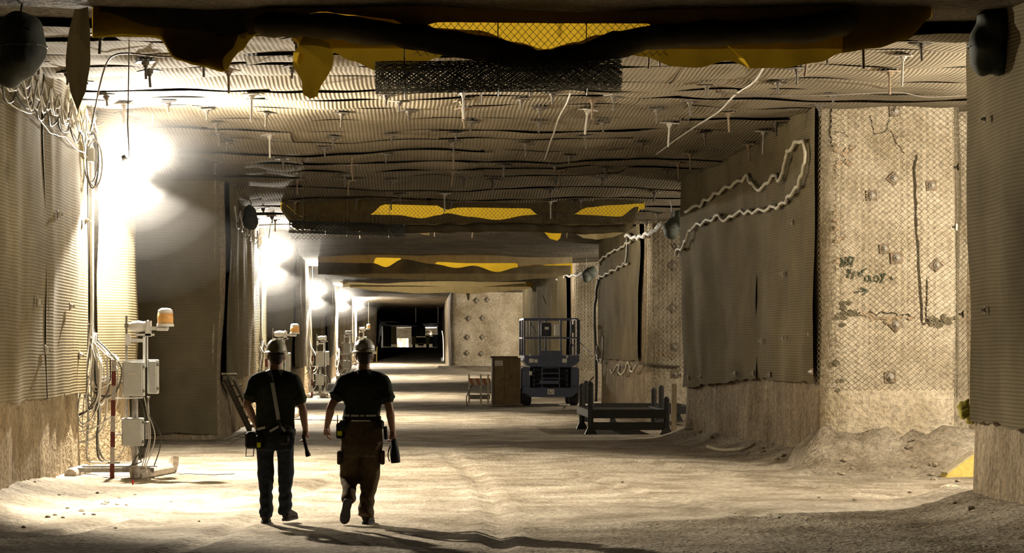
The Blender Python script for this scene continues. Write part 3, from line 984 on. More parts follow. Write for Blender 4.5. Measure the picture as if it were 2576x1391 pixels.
def helmet(root, c, tilt, yaw, brim_back=0.02, stripe=True):
    """hard hat: ridged dome, brim and a reflective band; c is the centre of the rim"""
    mt = Matrix.Translation(c) @ Matrix.Rotation(yaw, 4, 'Z') @ Matrix.Rotation(tilt, 4, 'X')
    mb = MB(); n = 36; prof = [(0.0, 0.134), (0.3, 0.131), (0.55, 0.120), (0.77, 0.097), (0.92, 0.06), (1.0, 0.012), (1.02, 0.0)]
    vs, fs = [], []
    for (f, z) in prof:
        for k in range(n):
            a = 2 * math.pi * k / n
            ridge = 1.0
            zz = z
            side = abs(math.cos(a))
            if f < 0.95:
                rx = f * 0.108 * math.cos(a)
                zz += 0.007 * math.exp(-(rx / 0.014) ** 2) + 0.005 * math.exp(-((abs(rx) - 0.045) / 0.012) ** 2)
            vs.append(mt @ Vector((0.108 * f * math.cos(a), 0.132 * f * math.sin(a), zz)))
    for i in range(len(prof) - 1):
        for k in range(n):
            k2 = (k + 1) % n; fs.append((i*n+k, i*n+k2, i*n+n+k2, i*n+n+k))
    mb.add(vs, fs)
    h = mb.build('hard_hat', M['helmet'], root, smooth=True)
    mb = MB(); vs, fs = [], []
    for j, (e, z) in enumerate(((0.0, 0.012), (0.0, 0.0), (1.0, -0.012), (1.0, -0.006))):
        for k in range(n):
            a = 2 * math.pi * k / n
            w = 0.012 + 0.055 * max(0, math.sin(a)) ** 2 * (0.6 + 0.4 * math.sin(a)) + 0.010 * max(0, -math.sin(a))
            vs.append(mt @ Vector(((0.110 + e * w) * math.cos(a), (0.134 + e * w) * math.sin(a), z - 0.01 * e * max(0, math.sin(a)))))
    for j in range(4):
        j2 = (j + 1) % 4
        for k in range(n):
            k2 = (k + 1) % n; fs.append((j*n+k, j*n+k2, j2*n+k2, j2*n+k))
    mb.add(vs, fs); mb.build('brim', M['helmet'], h)
    if stripe:
        mb = MB(); vs, fs = [], []
        for z, e in ((0.030, 1.035), (0.062, 0.985)):
            for k in range(15):
                a = math.radians(200 + 140 * k / 14)
                vs.append(mt @ Vector((0.112 * e * math.cos(a), 0.136 * e * math.sin(a), z)))
        mb.add(vs, [(k, k+1, 15+k+1, 15+k) for k in range(14)]); mb.build('reflective_band', M['reflect'], h)
    # cap lamp clip and its cord
    mb = MB(); mb.box((-0.03, 0.13, 0.04), (0.03, 0.165, 0.085), mat=mt); mb.build('cap_lamp', M['belt'], h)
    return h

def person(label, loc, J, mats):
    root = empty('person', loc, 0, label, 'person')
    hd = Vector(J['head'])
    # body: one continuous skin from the head to the ankles
    mb = MB()
    mb.ell(hd, (0.078, 0.098, 0.115), 20, 16)                       # skull
    mb.ell(hd + V(0, 0.03, -0.06), (0.060, 0.072, 0.070), 16, 12)   # jaw
    mb.ell(hd + V(0, 0.108, -0.02), (0.014, 0.022, 0.026), 10, 8)   # nose
    mb.ell(hd + V(0, 0.085, 0.012), (0.058, 0.022, 0.014), 12, 8)   # brow
    mb.ell(hd + V(0, 0.092, -0.062), (0.026, 0.014, 0.009), 10, 6)  # mouth
    for s in (-1, 1):
        mb.ell(hd + V(s * 0.082, 0.0, -0.015), (0.012, 0.022, 0.034), 10, 8)   # ears
        mb.ell(hd + V(s * 0.03, 0.09, -0.004), (0.014, 0.010, 0.009), 8, 6)    # eyes
    nb = Vector(J['neck'])
    mb.loft([(nb + V(0, -0.01, -0.06), 0.075, 0.07), (nb, 0.062, 0.060), (lerp(nb, hd, 0.5) + V(0, -0.01, 0), 0.056, 0.056), (hd + V(0, -0.02, -0.03), 0.06, 0.06)], 14)
    pv = Vector(J['pelvis'])
    mb.loft([(pv + V(0, 0, -0.10), J['hipw'] * 0.8, 0.10), (pv + V(0, 0, 0.02), J['hipw'] * 0.85, 0.11), (lerp(pv, nb, 0.35), J['waistw'] * 0.85, 0.095), (lerp(pv, nb, 0.7), J['waistw'] * 0.92, 0.11), (lerp(pv, nb, 0.92), J['waistw'] * 0.75, 0.085), (nb, 0.07, 0.06)], 16)
    for sd in ('L', 'R'):
        S, E, W = J['sh' + sd], J['el' + sd], J['wr' + sd]
        limb(mb, [(*S, 0.058), (*lerp(Vector(S), Vector(E), 0.4), 0.052), (*E, 0.040), (*lerp(Vector(E), Vector(W), 0.3), 0.043), (*W, 0.028)])
        limb(mb, [(*nb, 0.05), (*S, 0.058)])
        hnd = J['hand' + sd]
        hand(mb, W, hnd[0], hnd[1], hnd[2], hnd[3], 1.0, hnd[4])
        Hp, K, A = J['hip' + sd], J['kn' + sd], J['an' + sd]
        limb(mb, [(*Hp, 0.085), (*lerp(Vector(Hp), Vector(K), 0.5), 0.072), (*K, 0.052), (*lerp(Vector(K), Vector(A), 0.3), 0.054), (*A, 0.038)])
    remeshed('body', mb, 0.0075, M['skin'], root, 3, 0.4)
    # hair under the hat
    mb = MB(); mb.ell(hd + V(0, -0.022, 0.012), (0.083, 0.088, 0.102), 18, 14); mb.ell(hd + V(0, -0.055, -0.05), (0.062, 0.045, 0.05), 14, 10)
    remeshed('hair', mb, 0.012, M['hair'], root, 2)
    # shirt
    mb = MB()
    ww, hem = J['waistw'], J['hem']
    ch = lerp(pv, nb, 0.72)
    mb.loft([((pv.x, pv.y, hem), ww * J['hemk'], 0.125), ((pv.x, pv.y, hem + 0.05), ww * J['hemk'], 0.128), (lerp(pv, nb, 0.42), ww * 0.99, 0.125), (lerp(pv, nb, 0.62), ww * 1.04, 0.135), (ch + V(0, 0, 0.02), ww * 1.03, 0.138),
             (lerp(pv, nb, 0.87), ww * 0.95, 0.115), (lerp(pv, nb, 0.95), ww * 0.64, 0.092), (nb + V(0, 0, -0.005), 0.085, 0.078), (nb + V(0, 0, 0.022), 0.074, 0.072)], 28)
    for sd in ('L', 'R'):
        S, E = Vector(J['sh' + sd]), Vector(J['el' + sd])
        k = J['sleeve']
        end = lerp(S, E, k)
        limb(mb, [(*lerp(nb, S, 0.45), 0.058), (*S, 0.078), (*lerp(S, end, 0.5), 0.076), (*lerp(S, end, 0.96), 0.070)])
        d = (E - S).normalized()
        mb.tube([lerp(S, end, 0.7), end], [0.070, 0.072 + 0.012 * J.get('flare', 0)], 16)
    sh = remeshed('shirt', mb, 0.0105, M[mats[0]], root, 3, 0.45)
    # soft creases
    for v in sh.data.vertices:
        c = v.co
        k = 0.007 * nz(c.x * 9, c.z * 4.5, c.y * 6) + 0.004 * nz(c.x * 22, c.z * 12, 3)
        v.co = c + v.normal * k
    # trousers
    mb = MB()
    cz = J['crotch']
    mb.loft([((pv.x, pv.y + 0.0, cz - 0.01), J['hipw'] * 0.93, 0.118), ((pv.x, pv.y, cz + 0.08), J['hipw'] * 1.0, 0.135), (pv + V(0, 0, 0.02), J['hipw'] * 0.99, 0.132), ((pv.x, pv.y, J['belt'] + 0.02), ww * 0.97, 0.118)], 26)
    for sd in ('L', 'R'):
        Hp, K, A = J['hip' + sd], J['kn' + sd], J['an' + sd]
        tr = J['thigh' + sd]; lr = J['shin' + sd]
        K_, A_ = Vector(K), Vector(A)
        limb(mb, [(*Hp, tr), (*lerp(Vector(Hp), K_, 0.5), tr * 0.93), (*K, (tr * 0.80 + lr * 0.2)), (*lerp(K_, A_, 0.45), lr * 1.05), (*lerp(K_, A_, 0.80), lr * 1.06), (*A, lr * 1.10)], 18)
        if J.get('cuff' + sd, True):
            mb.tube([lerp(K_, A_, 0.9), A_ + (A_ - K_).normalized() * 0.05], [lr * 1.08, lr * 1.14], 16)
    tr = remeshed('trousers', mb, 0.0115, M[mats[1]], root, 3, 0.45)
    for v in tr.data.vertices:
        c = v.co
        low = max(0, min(1, (0.6 - c.z) / 0.5))
        v.co = c + v.normal * (0.007 * nz(c.x * 8, c.z * 7, c.y * 6) + low * 0.007 * math.sin(c.z * 55 + 6 * nz(c.x * 6, c.z * 3)))
    return root
def belt_ring(root, name, c, rx, ry, z0, z1, mat, a0=0, a1=360, out=0.006, slope=0.0):
    mb = MB(); n = 40; vs, fs = [], []
    for k in range(n + 1):
        a = math.radians(lerp(a0, a1, k / n))
        for (z, e) in ((z0, 0), (z1, 0), (z1, out), (z0, out)):
            vs.append((c[0] + (rx + e) * math.cos(a), c[1] + (ry + e) * math.sin(a), z + slope * math.cos(a)))
    for k in range(n):
        for j in range(4):
            j2 = (j + 1) % 4
            fs.append((k*4+j, k*4+j2, k*4+4+j2, k*4+4+j))
    mb.add(vs, fs); mb.add([vs[i] for i in range(4)], [(0, 1, 2, 3)]); mb.add([vs[-4 + i] for i in range(4)], [(0, 1, 2, 3)])
    return mb.build(name, M[mat], root)

# ---- worker with the diagonal strap
W1X, W1Y = (688 - VX) / 250.0, 24.0
w1z = floor_z(W1X, W1Y)
J1 = dict(head=(0.028, 0.02, 1.695), neck=(0.018, 0.0, 1.53), pelvis=(0.02, 0.0, 0.93), hipw=0.193, waistw=0.197, hem=0.86, hemk=0.99, belt=0.93, crotch=0.755, sleeve=0.72, flare=0.4,
          shL=(-0.168, 0.0, 1.440), elL=(-0.262, -0.06, 1.205), wrL=(-0.185, 0.10, 1.00), handL=((0.55, 0.35, -0.75), (0.1, 0.9, 0.3), (0.6, 0.5, 0.2), 0.5, 1),
          shR=(0.200, 0.0, 1.440), elR=(0.292, -0.03, 1.17), wrR=(0.318, 0.05, 0.955), handR=((0.0, 0.05, -1), (0, 1, 0), (-1, 0, 0), 0.62, -1),
          hipL=(-0.085, 0.0, 0.82), knL=(-0.078, 0.03, 0.50), anL=(-0.072, -0.02, 0.12), thighL=0.092, shinL=0.063,
          hipR=(0.118, 0.0, 0.82), knR=(0.116, 0.12, 0.51), anR=(0.104, 0.22, 0.135), thighR=0.090, shinR=0.064)
p1 = person('person in a dark shirt and jeans with a pale strap down the back, walking away', (W1X, W1Y, w1z), J1, ('shirt', 'jeans'))
helmet(p1, V(0.028, 0.015, 1.725), math.radians(-4), 0.0, stripe=False)
shoe(p1, (-0.072, -0.02, 0.14), (-0.075, -0.07, 0.006), (-0.085, 0.21, 0.006))
shoe(p1, (0.104, 0.22, 0.15), (0.105, 0.165, 0.02), (0.20, 0.42, 0.03))
# strap down the back
mb = MB(); pts = [(-0.005, -0.142, 1.425), (0.012, -0.150, 1.33), (0.03, -0.152, 1.22), (0.048, -0.146, 1.12), (0.058, -0.138, 1.045)]
q = smooth_pts([Vector(p) for p in pts], 4)
vs = []
for p in q: vs += [p + V(-0.019, 0, 0), p + V(0.019, 0, 0.004)]
vs2 = [v + V(0, -0.006, 0) for v in vs]
mb.add(vs + vs2, [f for i in range(len(q) - 1) for f in ((2*i, 2*i+1, 2*i+3, 2*i+2), (len(vs)+2*i, len(vs)+2*i+2, len(vs)+2*i+3, len(vs)+2*i+1), (2*i, 2*i+2, len(vs)+2*i+2, len(vs)+2*i), (2*i+1, len(vs)+2*i+1, len(vs)+2*i+3, 2*i+3))])
tag(mb.build('back_strap', M['reflect'], p1), 'pale reflective strap')
mb = MB(); mb.tube(smooth_pts([(0.058, -0.142, 1.05), (0.075, -0.146, 0.98), (0.07, -0.15, 0.92)], 4), 0.018, 6); mb.build('strap_webbing', M['belt'], p1)
mb = MB(); mb.tube(smooth_pts([(-0.005, -0.145, 1.42), (-0.012, -0.12, 1.48), (-0.03, -0.07, 1.535)], 4), 0.016, 6); mb.build('strap_webbing', M['belt'], p1)
belt_ring(p1, 'tool_belt', (0.02, 0.0), 0.198, 0.134, 0.885, 0.945, 'belt', slope=0.01)
for (x0, z0, x1, z1, nm) in ((-0.155, 0.955, -0.075, 0.975, 'belt_tape'), (-0.03, 0.935, 0.06, 0.985, 'belt_tape'), (0.08, 0.985, 0.125, 0.935, 'belt_tape')):
    mb = MB(); mb.bar((x0, -0.150 if abs(x0) < 0.1 else -0.118, z0), (x1, -0.152 if x1 < 0.1 else -0.13, z1), 0.006, 0.024); mb.build(nm, M['reflect'], p1)
mb = MB(); mb.cbox((-0.28, -0.10, 0.76), (-0.16, 0.04, 0.93), 0.02); pk = mb.build('hip_pouch', M['belt'], p1)
mb = MB(); mb.cbox((-0.17, -0.15, 0.75), (-0.10, -0.09, 0.90), 0.012); rd = mb.build('gas_detector', M['belt'], p1)
mb = MB(); mb.box((-0.155, -0.156, 0.775), (-0.12, -0.149, 0.825)); mb.build('yellow_tag', M['hi_yellow'], rd)
mb = MB(); mb.tube([(-0.27, -0.03, 0.77), (-0.275, -0.03, 0.68), (-0.20, -0.03, 0.685), (-0.195, -0.03, 0.76)], 0.006, 5); mb.build('wire_loop', M['steel'], pk)
mb = MB(); mb.cbox((0.06, -0.16, 0.80), (0.17, -0.09, 0.92), 0.02); mb.build('tool_pouch', M['belt'], p1)
fl = empty('flashlight', (W1X + 0.30, W1Y - 0.01, w1z), 0, 'black flashlight hanging from the hand of the worker with the back strap', 'flashlight')
mb = MB(); mb.tube([(0.0, 0, 0.90), (0.01, 0, 0.84), (0.035, 0, 0.74)], [0.016, 0.017, 0.017], 10); mb.build('barrel', M['belt'], fl)
mb = MB(); mb.tube([(0.035, 0, 0.74), (0.042, 0, 0.712), (0.052, 0, 0.68)], [0.018, 0.025, 0.026], 12); mb.build('lamp_head', M['belt'], fl)

# ---- worker in brown trousers
W2X, W2Y = (915 - VX) / 250.0, 24.0
w2z = floor_z(W2X, W2Y)
J2 = dict(head=(0.006, 0.02, 1.70), neck=(0.0, 0.0, 1.535), pelvis=(-0.02, 0.0, 0.93), hipw=0.212, waistw=0.192, hem=1.085, hemk=0.98, belt=1.08, crotch=0.70, sleeve=0.62, flare=1.4,
          shL=(-0.192, 0.0, 1.435), elL=(-0.325, -0.05, 1.185), wrL=(-0.372, 0.06, 0.985), handL=((0.02, 0.12, -1), (0.15, 1, 0), (1, 0, -0.1), 0.55, 1),
          shR=(0.192, 0.0, 1.435), elR=(0.262, -0.05, 1.15), wrR=(0.288, 0.03, 0.945), handR=((0.05, 0.05, -1), (0, 1, 0), (-1, 0, 0), 0.85, -1),
          hipL=(-0.125, 0.0, 0.82), knL=(-0.142, 0.09, 0.475), anL=(-0.150, -0.13, 0.265), thighL=0.112, shinL=0.066, cuffL=False,
          hipR=(0.085, 0.0, 0.82), knR=(0.058, 0.07, 0.47), anR=(0.022, 0.0, 0.13), thighR=0.110, shinR=0.072)
p2 = person('person in a dark shirt and brown trousers with two pale belt bands, walking away', (W2X, W2Y, w2z), J2, ('shirt2', 'brown_trousers'))
helmet(p2, V(0.006, 0.015, 1.735), math.radians(-3), 0.0, stripe=True)
shoe(p2, (0.022, 0.0, 0.15), (0.018, -0.055, 0.006), (0.07, 0.22, 0.006))
shoe(p2, (-0.150, -0.135, 0.265), (-0.152, -0.215, 0.262), (-0.196, -0.10, 0.012), up=(0.0, 0.92, 0.40))
belt_ring(p2, 'belt', (-0.02, 0.0), 0.190, 0.126, 1.045, 1.085, 'belt')
for (a0, a1) in ((196, 214), (220, 232), (238, 262), (266, 278), (283, 318)):
    tag(belt_ring(p2, 'belt_tape', (-0.02, 0.0), 0.193, 0.131, 1.085, 1.105, 'reflect', a0, a1, 0.006), 'pale reflective band')
tag(belt_ring(p2, 'belt_tape', (-0.02, 0.0), 0.197, 0.134, 1.035, 1.052, 'reflect', 240, 296, 0.006), 'pale reflective band')
mb = MB(); mb.cbox((-0.275, -0.10, 0.86), (-0.20, 0.0, 1.02), 0.015); rd = mb.build('radio', M['belt'], p2)
mb = MB(); mb.tube([(-0.262, -0.05, 1.01), (-0.263, -0.05, 1.10)], [0.007, 0.005], 6); mb.build('antenna', M['belt'], rd)
mb = MB(); mb.cbox((-0.262, -0.115, 0.895), (-0.215, -0.098, 0.945), 0.006); mb.build('yellow_tag', M['hi_yellow'], rd)
for x0, x1 in ((-0.245, -0.17), (0.12, 0.205)):
    mb = MB(); mb.cbox((x0, -0.13, 0.95), (x1, 0.02, 1.05), 0.02); mb.build('belt_pouch', M['belt'], p2)
mb = MB(); mb.tube([(0.215, -0.04, 0.985), (0.222, -0.04, 0.90), (0.225, -0.04, 0.855)], [0.02, 0.02, 0.018], 10); mb.build('holstered_tool', M['belt'], p2)
for sd, x in ((-1, -0.245), (1, 0.19)):
    mb = MB(); mb.cbox((x - 0.022, -0.07, 0.60), (x + 0.022, 0.07, 0.74), 0.012); mb.build('cargo_pocket', M['brown_trousers'], p2)
bg = empty('tool_bag', (W2X + 0.305, W2Y + 0.035, w2z), 0, 'dark slim bag carried in the hand of the worker in brown trousers', 'bag')
mb = MB(); mb.loft([((0.0, 0, 0.86), 0.018, 0.03), ((0.0, 0, 0.80), 0.034, 0.045), ((0.004, 0, 0.74), 0.046, 0.06), ((0.012, 0, 0.66), 0.050, 0.065), ((0.016, 0, 0.615), 0.046, 0.058)], 14)
bb = mb.build('bag_body', M['belt'], bg, smooth=True)
mb = MB(); mb.tube(smooth_pts([(-0.03, 0, 0.80), (-0.055, 0, 0.74), (-0.06, 0, 0.68), (-0.045, 0, 0.63)], 4), 0.006, 5); mb.build('strap', M['belt'], bg)
mb = MB(); mb.tube(smooth_pts([(-0.01, 0, 0.85), (-0.006, 0, 0.885), (0.01, 0, 0.885), (0.014, 0, 0.85)], 4), 0.008, 6); mb.build('handle', M['belt'], bg)

# ------------------------------------------------------------------ brattice curtains strung across under the roof
def curve_tbl(tbl):
    return lambda x: sinterp(tbl, x)
def drape(parent, name, d, x0, x1, top, bot, mat, nu=60, nv=8, wave=0.05, lean=0.0, seed=0.0, thick=False):
    """hanging cloth between two pixel curves at distance d"""
    t, b = (top if callable(top) else (lambda x: top)), (bot if callable(bot) else (lambda x: bot))
    mb = MB()
    s = F / d
    def fn(a, v):
        x = lerp(x0, x1, a)
        y = lerp(t(x), b(x), v)
        p = at(x, y, d)
        X = p.x
        k = wave * (nz(X * 1.6, v * 0.8, seed) + 0.6 * nz(X * 4.2, v * 1.2, seed + 3)) * (0.4 + 0.6 * v) + lean * v
        return Vector((p.x, d + k, p.z))
    mb.grid(fn, nu, nv)
    return mb.build(name, M[mat], parent, smooth=True)
def sag_roll(parent, name, d, pts, r, mat, n=9, k=60, seed=0.0, off=-0.1):
    mb = MB(); c = []; rr = []
    for i in range(k + 1):
        x = lerp(pts[0][0], pts[-1][0], i / k)
        p = at(x, sinterp(pts, x), d)
        c.append(Vector((p.x, d + off + 0.04 * nz(p.x * 2, 1, seed), p.z)))
        rr.append(r * (1 + 0.28 * nz(p.x * 3.1, 2, seed) + 0.12 * nz(p.x * 9, 4, seed)) * (1 if 0 < i < k else 0.5))
    mb.tube(c, rr, n)
    return mb.build(name, M[mat], parent, smooth=True)
def flap(parent, d, pts, mat, name='torn_flap', curl=0.08, seed=0.0, off=-0.06):
    """ragged hanging tongue of cloth from a pixel outline, modelled with a lengthwise curl"""
    xs_ = [p[0] for p in pts]; ys_ = [p[1] for p in pts]
    y0, y1 = min(ys_), max(ys_); n = len(pts)
    def span(y):
        hit = []
        for i in range(n):
            (xa, ya), (xb, yb) = pts[i], pts[(i + 1) % n]
            if (ya <= y < yb) or (yb <= y < ya):
                hit.append(xa + (xb - xa) * (y - ya) / (yb - ya))
        return (min(hit), max(hit)) if len(hit) >= 2 else None
    mb = MB(); rows = 16; cols = 6; vs = []
    last = None
    for j in range(rows + 1):
        y = lerp(y0 + 0.01 * (y1 - y0), y1 - 0.01 * (y1 - y0), j / rows)
        sp = span(y) or last
        last = sp
        for i in range(cols + 1):
            a = i / cols
            x = lerp(sp[0], sp[1], a)
            p = at(x, y, d)
            vs.append((p.x, d + off + curl * math.sin(a * math.pi + seed) + 0.05 * nz(p.x * 5, p.z * 3, seed), p.z))
    w = cols + 1
    mb.add(vs, [(j*w+i, j*w+i+1, j*w+w+i+1, j*w+w+i) for j in range(rows) for i in range(cols)])
    return mb.build(name, M[mat], parent, smooth=True)
def curtain_root(d, label):
    return empty('brattice_curtain', (0, 0, 0), 0, label, 'curtain', 'curtains strung across the roof')

# first curtain
D1 = 24.5
b1 = curtain_root(D1, 'yellow curtain with long torn flaps and a roll of netting, hung before the workers')
hem1 = curve_tbl([(232, 96), (300, 90), (380, 92), (400, 96), (440, 150), (500, 166), (568, 182), (580, 150), (605, 128), (640, 88), (720, 86), (760, 118),
        (840, 132), (880, 152), (960, 180), (1040, 172), (1100, 145), (1140, 122), (1180, 138), (1240, 165), (1400, 172), (1500, 160), (1560, 136),
        (1620, 142), (1700, 166), (1760, 168), (1830, 152), (1900, 172), (1960, 170), (2060, 156), (2120, 132), (2200, 122), (2280, 100), (2345, 44)])
low_top = curve_tbl([(234, 30), (1060, 40), (1085, 70), (1200, 76), (1300, 106), (1370, 124), (1450, 106), (1500, 88), (1630, 66), (1700, 60), (2340, 20)])
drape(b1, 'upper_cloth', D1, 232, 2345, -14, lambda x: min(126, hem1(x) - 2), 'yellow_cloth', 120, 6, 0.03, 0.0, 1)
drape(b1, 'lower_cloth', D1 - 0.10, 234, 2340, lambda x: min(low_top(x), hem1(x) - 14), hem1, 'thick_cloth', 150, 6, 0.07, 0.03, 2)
drape(b1, 'header', D1 - 0.22, 250, 2160, -16, curve_tbl([(250, 30), (400, 70), (640, 88), (815, 28), (860, 36), (980, 48), (1060, 80), (1085, 56), (1640, 60), (1660, 78), (1900, 92), (2150, 60)]), 'dark_cloth', 90, 4, 0.05, 0, 3)
drape(b1, 'side_cloth', D1 - 0.16, 2120, 2342, -14, lambda x: hem1(x) - 1, 'thick_cloth', 24, 5, 0.05, 0, 4)
drape(b1, 'side_cloth', D1 - 0.17, 234, 640, -14, lambda x: hem1(x) - 1, 'thick_cloth', 30, 5, 0.05, 0, 5)
sag_roll(b1, 'gathered_fold', D1 - 0.30, [(640, 62), (820, 66), (960, 84), (1060, 96), (1110, 108), (1220, 122), (1300, 142), (1370, 160), (1450, 144), (1560, 112), (1640, 94), (1800, 84), (2000, 78), (2150, 56)], 0.13, 'dark_cloth', seed=2, off=0.0)
flap(b1, D1, [(196, 28), (234, 30), (239, 90), (240, 170), (229, 240), (205, 291), (186, 240), (172, 170), (180, 90)], 'dark_cloth', seed=1, off=-0.3)
flap(b1, D1, [(770, 84), (832, 118), (842, 150), (838, 178), (822, 205), (810, 222), (804, 240), (800, 253), (768, 250), (762, 232), (760, 205), (750, 190), (736, 165), (745, 130)], 'thick_cloth', seed=2, off=-0.2)
flap(b1, D1, [(741, 140), (766, 142), (768, 160), (756, 178), (742, 162)], 'yellow_cloth', seed=2.5, off=-0.32, curl=0.02)
flap(b1, D1, [(405, 92), (630, 86), (612, 128), (580, 150), (571, 184), (500, 164), (440, 148)], 'thick_cloth', seed=0.6, off=-0.2)
flap(b1, D1, [(1812, 118), (1824, 122), (1848, 144), (1862, 152), (1882, 182), (1876, 180), (1850, 158), (1838, 146)], 'yellow_cloth', 'torn_flap', 0.02, 4, -0.25)

# rolls of chain-link netting slung under the curtains
def net_roll(d, x0, x1, yc0, yc1, r, label, layers=4, flap_h=0.0):
    root = empty('netting_roll', (0, 0, 0), 0, label, 'netting roll', 'rolls of netting under the curtains')
    a, b = at(x0, yc0, d), at(x1, yc1, d)
    L = (b - a).length
    ax = (b - a).normalized(); up = Vector((0, 0, 1)); fw = ax.cross(up).normalized(); up = fw.cross(ax)
    mb = MB()
    for ly in range(layers):
        rr = r * (1 - 0.13 * ly)
        N = max(9, int(2 * math.pi * rr / 0.075))
        turns = L / (2 * math.pi * rr) * 0.8
        seg = int(turns * 18)
        for sgn in (1, -1):
            for k in range(N):
                pts = []
                for i in range(seg + 1):
                    t = i / seg
                    an = sgn * turns * 2 * math.pi * t + 2 * math.pi * k / N + ly * 0.7
                    lump = 1 + 0.10 * nz(t * L * 2.2, ly, 3) + (0.06 * math.sin(an * 2 + 1))
                    pts.append(a + ax * (t * L) + (fw * math.cos(an) + up * math.sin(an) * 0.9) * rr * lump)
                mb.tube(pts, 0.0042, 3, caps=False)
    o = mb.build('wire_coil', M['dark_wire'], root, recalc=False); tag(o, kind='stuff')
    for t in (0.12, 0.5, 0.86):
        c = a + ax * (L * t); pts = []
        for i in range(13):
            an = math.pi * 2 * i / 12
            pts.append(c + (fw * math.cos(an) + up * math.sin(an)) * r * 1.12)
        m2 = MB(); m2.tube(pts, 0.007, 5)
        top = roof_z(c.x, c.y) - 0.04
        m2.tube([c + up * r * 1.1, Vector((c.x, c.y, top))], 0.006, 5)
        m2.build('sling_wire', M['dark_wire'], root)
    if flap_h:
        def sf(u, v):
            p = a + ax * (L * (0.02 + 0.98 * u)); return Vector((p.x, p.y - r * 0.8 + 0.1 * v, p.z - r * 0.7 - flap_h * v * (1 - 0.3 * u)))
        chainlink(root, sf, int(L / 0.09), max(4, int(flap_h / 0.045)), 0.0045, 'dark_wire', 'loose_net_end')
    return root
net_roll(D1 - 0.35, 944, 1562, 196, 186, 0.185, 'thick dark roll of chain-link netting slung under the nearest yellow curtain', 5)

def net_panel(parent, d, x0, x1, y0, y1, cell):
    def sf(a, b): return at(lerp(x0, x1, a), lerp(y0, y1, b), d) + Vector((0, 0.02 * nz(a * 30, b), 0))
    w = (x1 - x0) * d / F; h = (y1 - y0) * d / F
    return chainlink(parent, sf, int(w / cell), int(2 * h / cell), 0.004, 'dark_wire', 'wire_net')
net_panel(b1, D1 - 0.20, 1040, 1680, 40, 140, 0.075)

# second curtain
D2 = 51.0
b2 = curtain_root(D2, 'yellow curtain with three bright gaps, between the two dark round bundles')
hem2 = curve_tbl([(706, 530), (730, 560), (900, 572), (1020, 582), (1200, 580), (1400, 582), (1550, 584), (1585, 578), (1612, 530)])
drape(b2, 'upper_cloth', D2, 706, 1622, 494, lambda x: min(566, hem2(x) - 4), 'yellow_cloth', 80, 6, 0.03, 0, 11)
drape(b2, 'header', D2 - 0.22, 710, 1620, 490, curve_tbl([(710, 512), (760, 545), (930, 540), (965, 514), (1100, 517), (1122, 528), (1150, 522), (1330, 524), (1360, 545), (1440, 540), (1475, 522), (1540, 516), (1618, 512)]), 'dark_cloth', 70, 4, 0.05, 0, 12)
drape(b2, 'lower_cloth', D2 - 0.28, 708, 1606, curve_tbl([(708, 512), (760, 545), (930, 540), (1000, 541), (1060, 549), (1105, 541), (1122, 536), (1180, 545), (1250, 553), (1330, 541), (1400, 535), (1480, 541), (1560, 545), (1600, 520)]), hem2, 'dark_cloth', 90, 5, 0.08, 0.03, 13)
sag_roll(b2, 'gathered_fold', D2 - 0.34, [(735, 566), (900, 572), (1020, 576), (1300, 572), (1480, 578), (1585, 574)], 0.09, 'dark_cloth', seed=5, off=0.0)
net_panel(b2, D2 - 0.32, 930, 1625, 500, 562, 0.085)
net_panel(b2, D2 - 0.36, 732, 960, 534, 562, 0.085)
flap(b2, D2, [(1366, 583), (1412, 584), (1408, 600), (1400, 607), (1382, 602)], 'yellow_cloth', 'torn_flap', 0.03, 5, -0.2)
flap(b2, D2, [(1440, 584), (1570, 586), (1540, 598), (1500, 604), (1465, 600)], 'grey_cloth', 'torn_flap', 0.03, 6, -0.2)
flap(b2, D2, [(1040, 578), (1082, 578), (1080, 594), (1060, 590)], 'grey_cloth', 'torn_flap', 0.03, 7, -0.2)
net_roll(D2 - 0.45, 727, 1020, 570, 580, 0.15, 'roll of chain-link netting with a loose hanging edge, above the second lamp', 3, 0.16)

# third and fourth curtains
D3 = 77.0
b3 = curtain_root(D3, 'yellow curtain far down the drift, above the hard hats of the workers')
drape(b3, 'upper_cloth', D3, 800, 1440, 636, 690, 'yellow_cloth', 60, 5, 0.03, 0, 21)
drape(b3, 'header', D3 - 0.2, 800, 1440, 634, curve_tbl([(800, 690), (930, 690), (946, 648), (1008, 649), (1016, 690), (1085, 672), (1100, 659), (1180, 662), (1300, 662), (1310, 690), (1380, 665), (1440, 662)]), 'grey_cloth', 120, 4, 0.03, 0, 22)
drape(b3, 'lower_cloth', D3 - 0.26, 800, 1436, curve_tbl([(800, 660), (940, 662), (970, 672), (1012, 652), (1090, 664), (1150, 674), (1190, 668), (1250, 684), (1305, 672), (1360, 668), (1436, 668)]), curve_tbl([(800, 690), (950, 700), (1100, 704), (1250, 708), (1380, 700), (1436, 690)]), 'dark_cloth', 80, 5, 0.06, 0.02, 23)
D4 = 103.0
b4 = curtain_root(D4, 'greyish wavy curtain with a pale torn flap at its lamp end, farthest of the curtains')
drape(b4, 'upper_cloth', D4, 862, 1346, 700, 722, 'grey_cloth', 50, 4, 0.04, 0, 31)
drape(b4, 'lower_cloth', D4 - 0.2, 880, 1346, curve_tbl([(880, 716), (1000, 718), (1180, 722), (1346, 712)]), curve_tbl([(880, 724), (960, 732), (1060, 738), (1130, 736), (1180, 740), (1250, 734), (1320, 728), (1346, 718)]), 'grey_cloth', 70, 4, 0.08, 0.02, 32)
flap(b4, D4, [(856, 668), (868, 684), (900, 682), (914, 690), (896, 704), (866, 716), (852, 708)], 'yellow_cloth', 'torn_flap', 0.08, 8, -0.2)
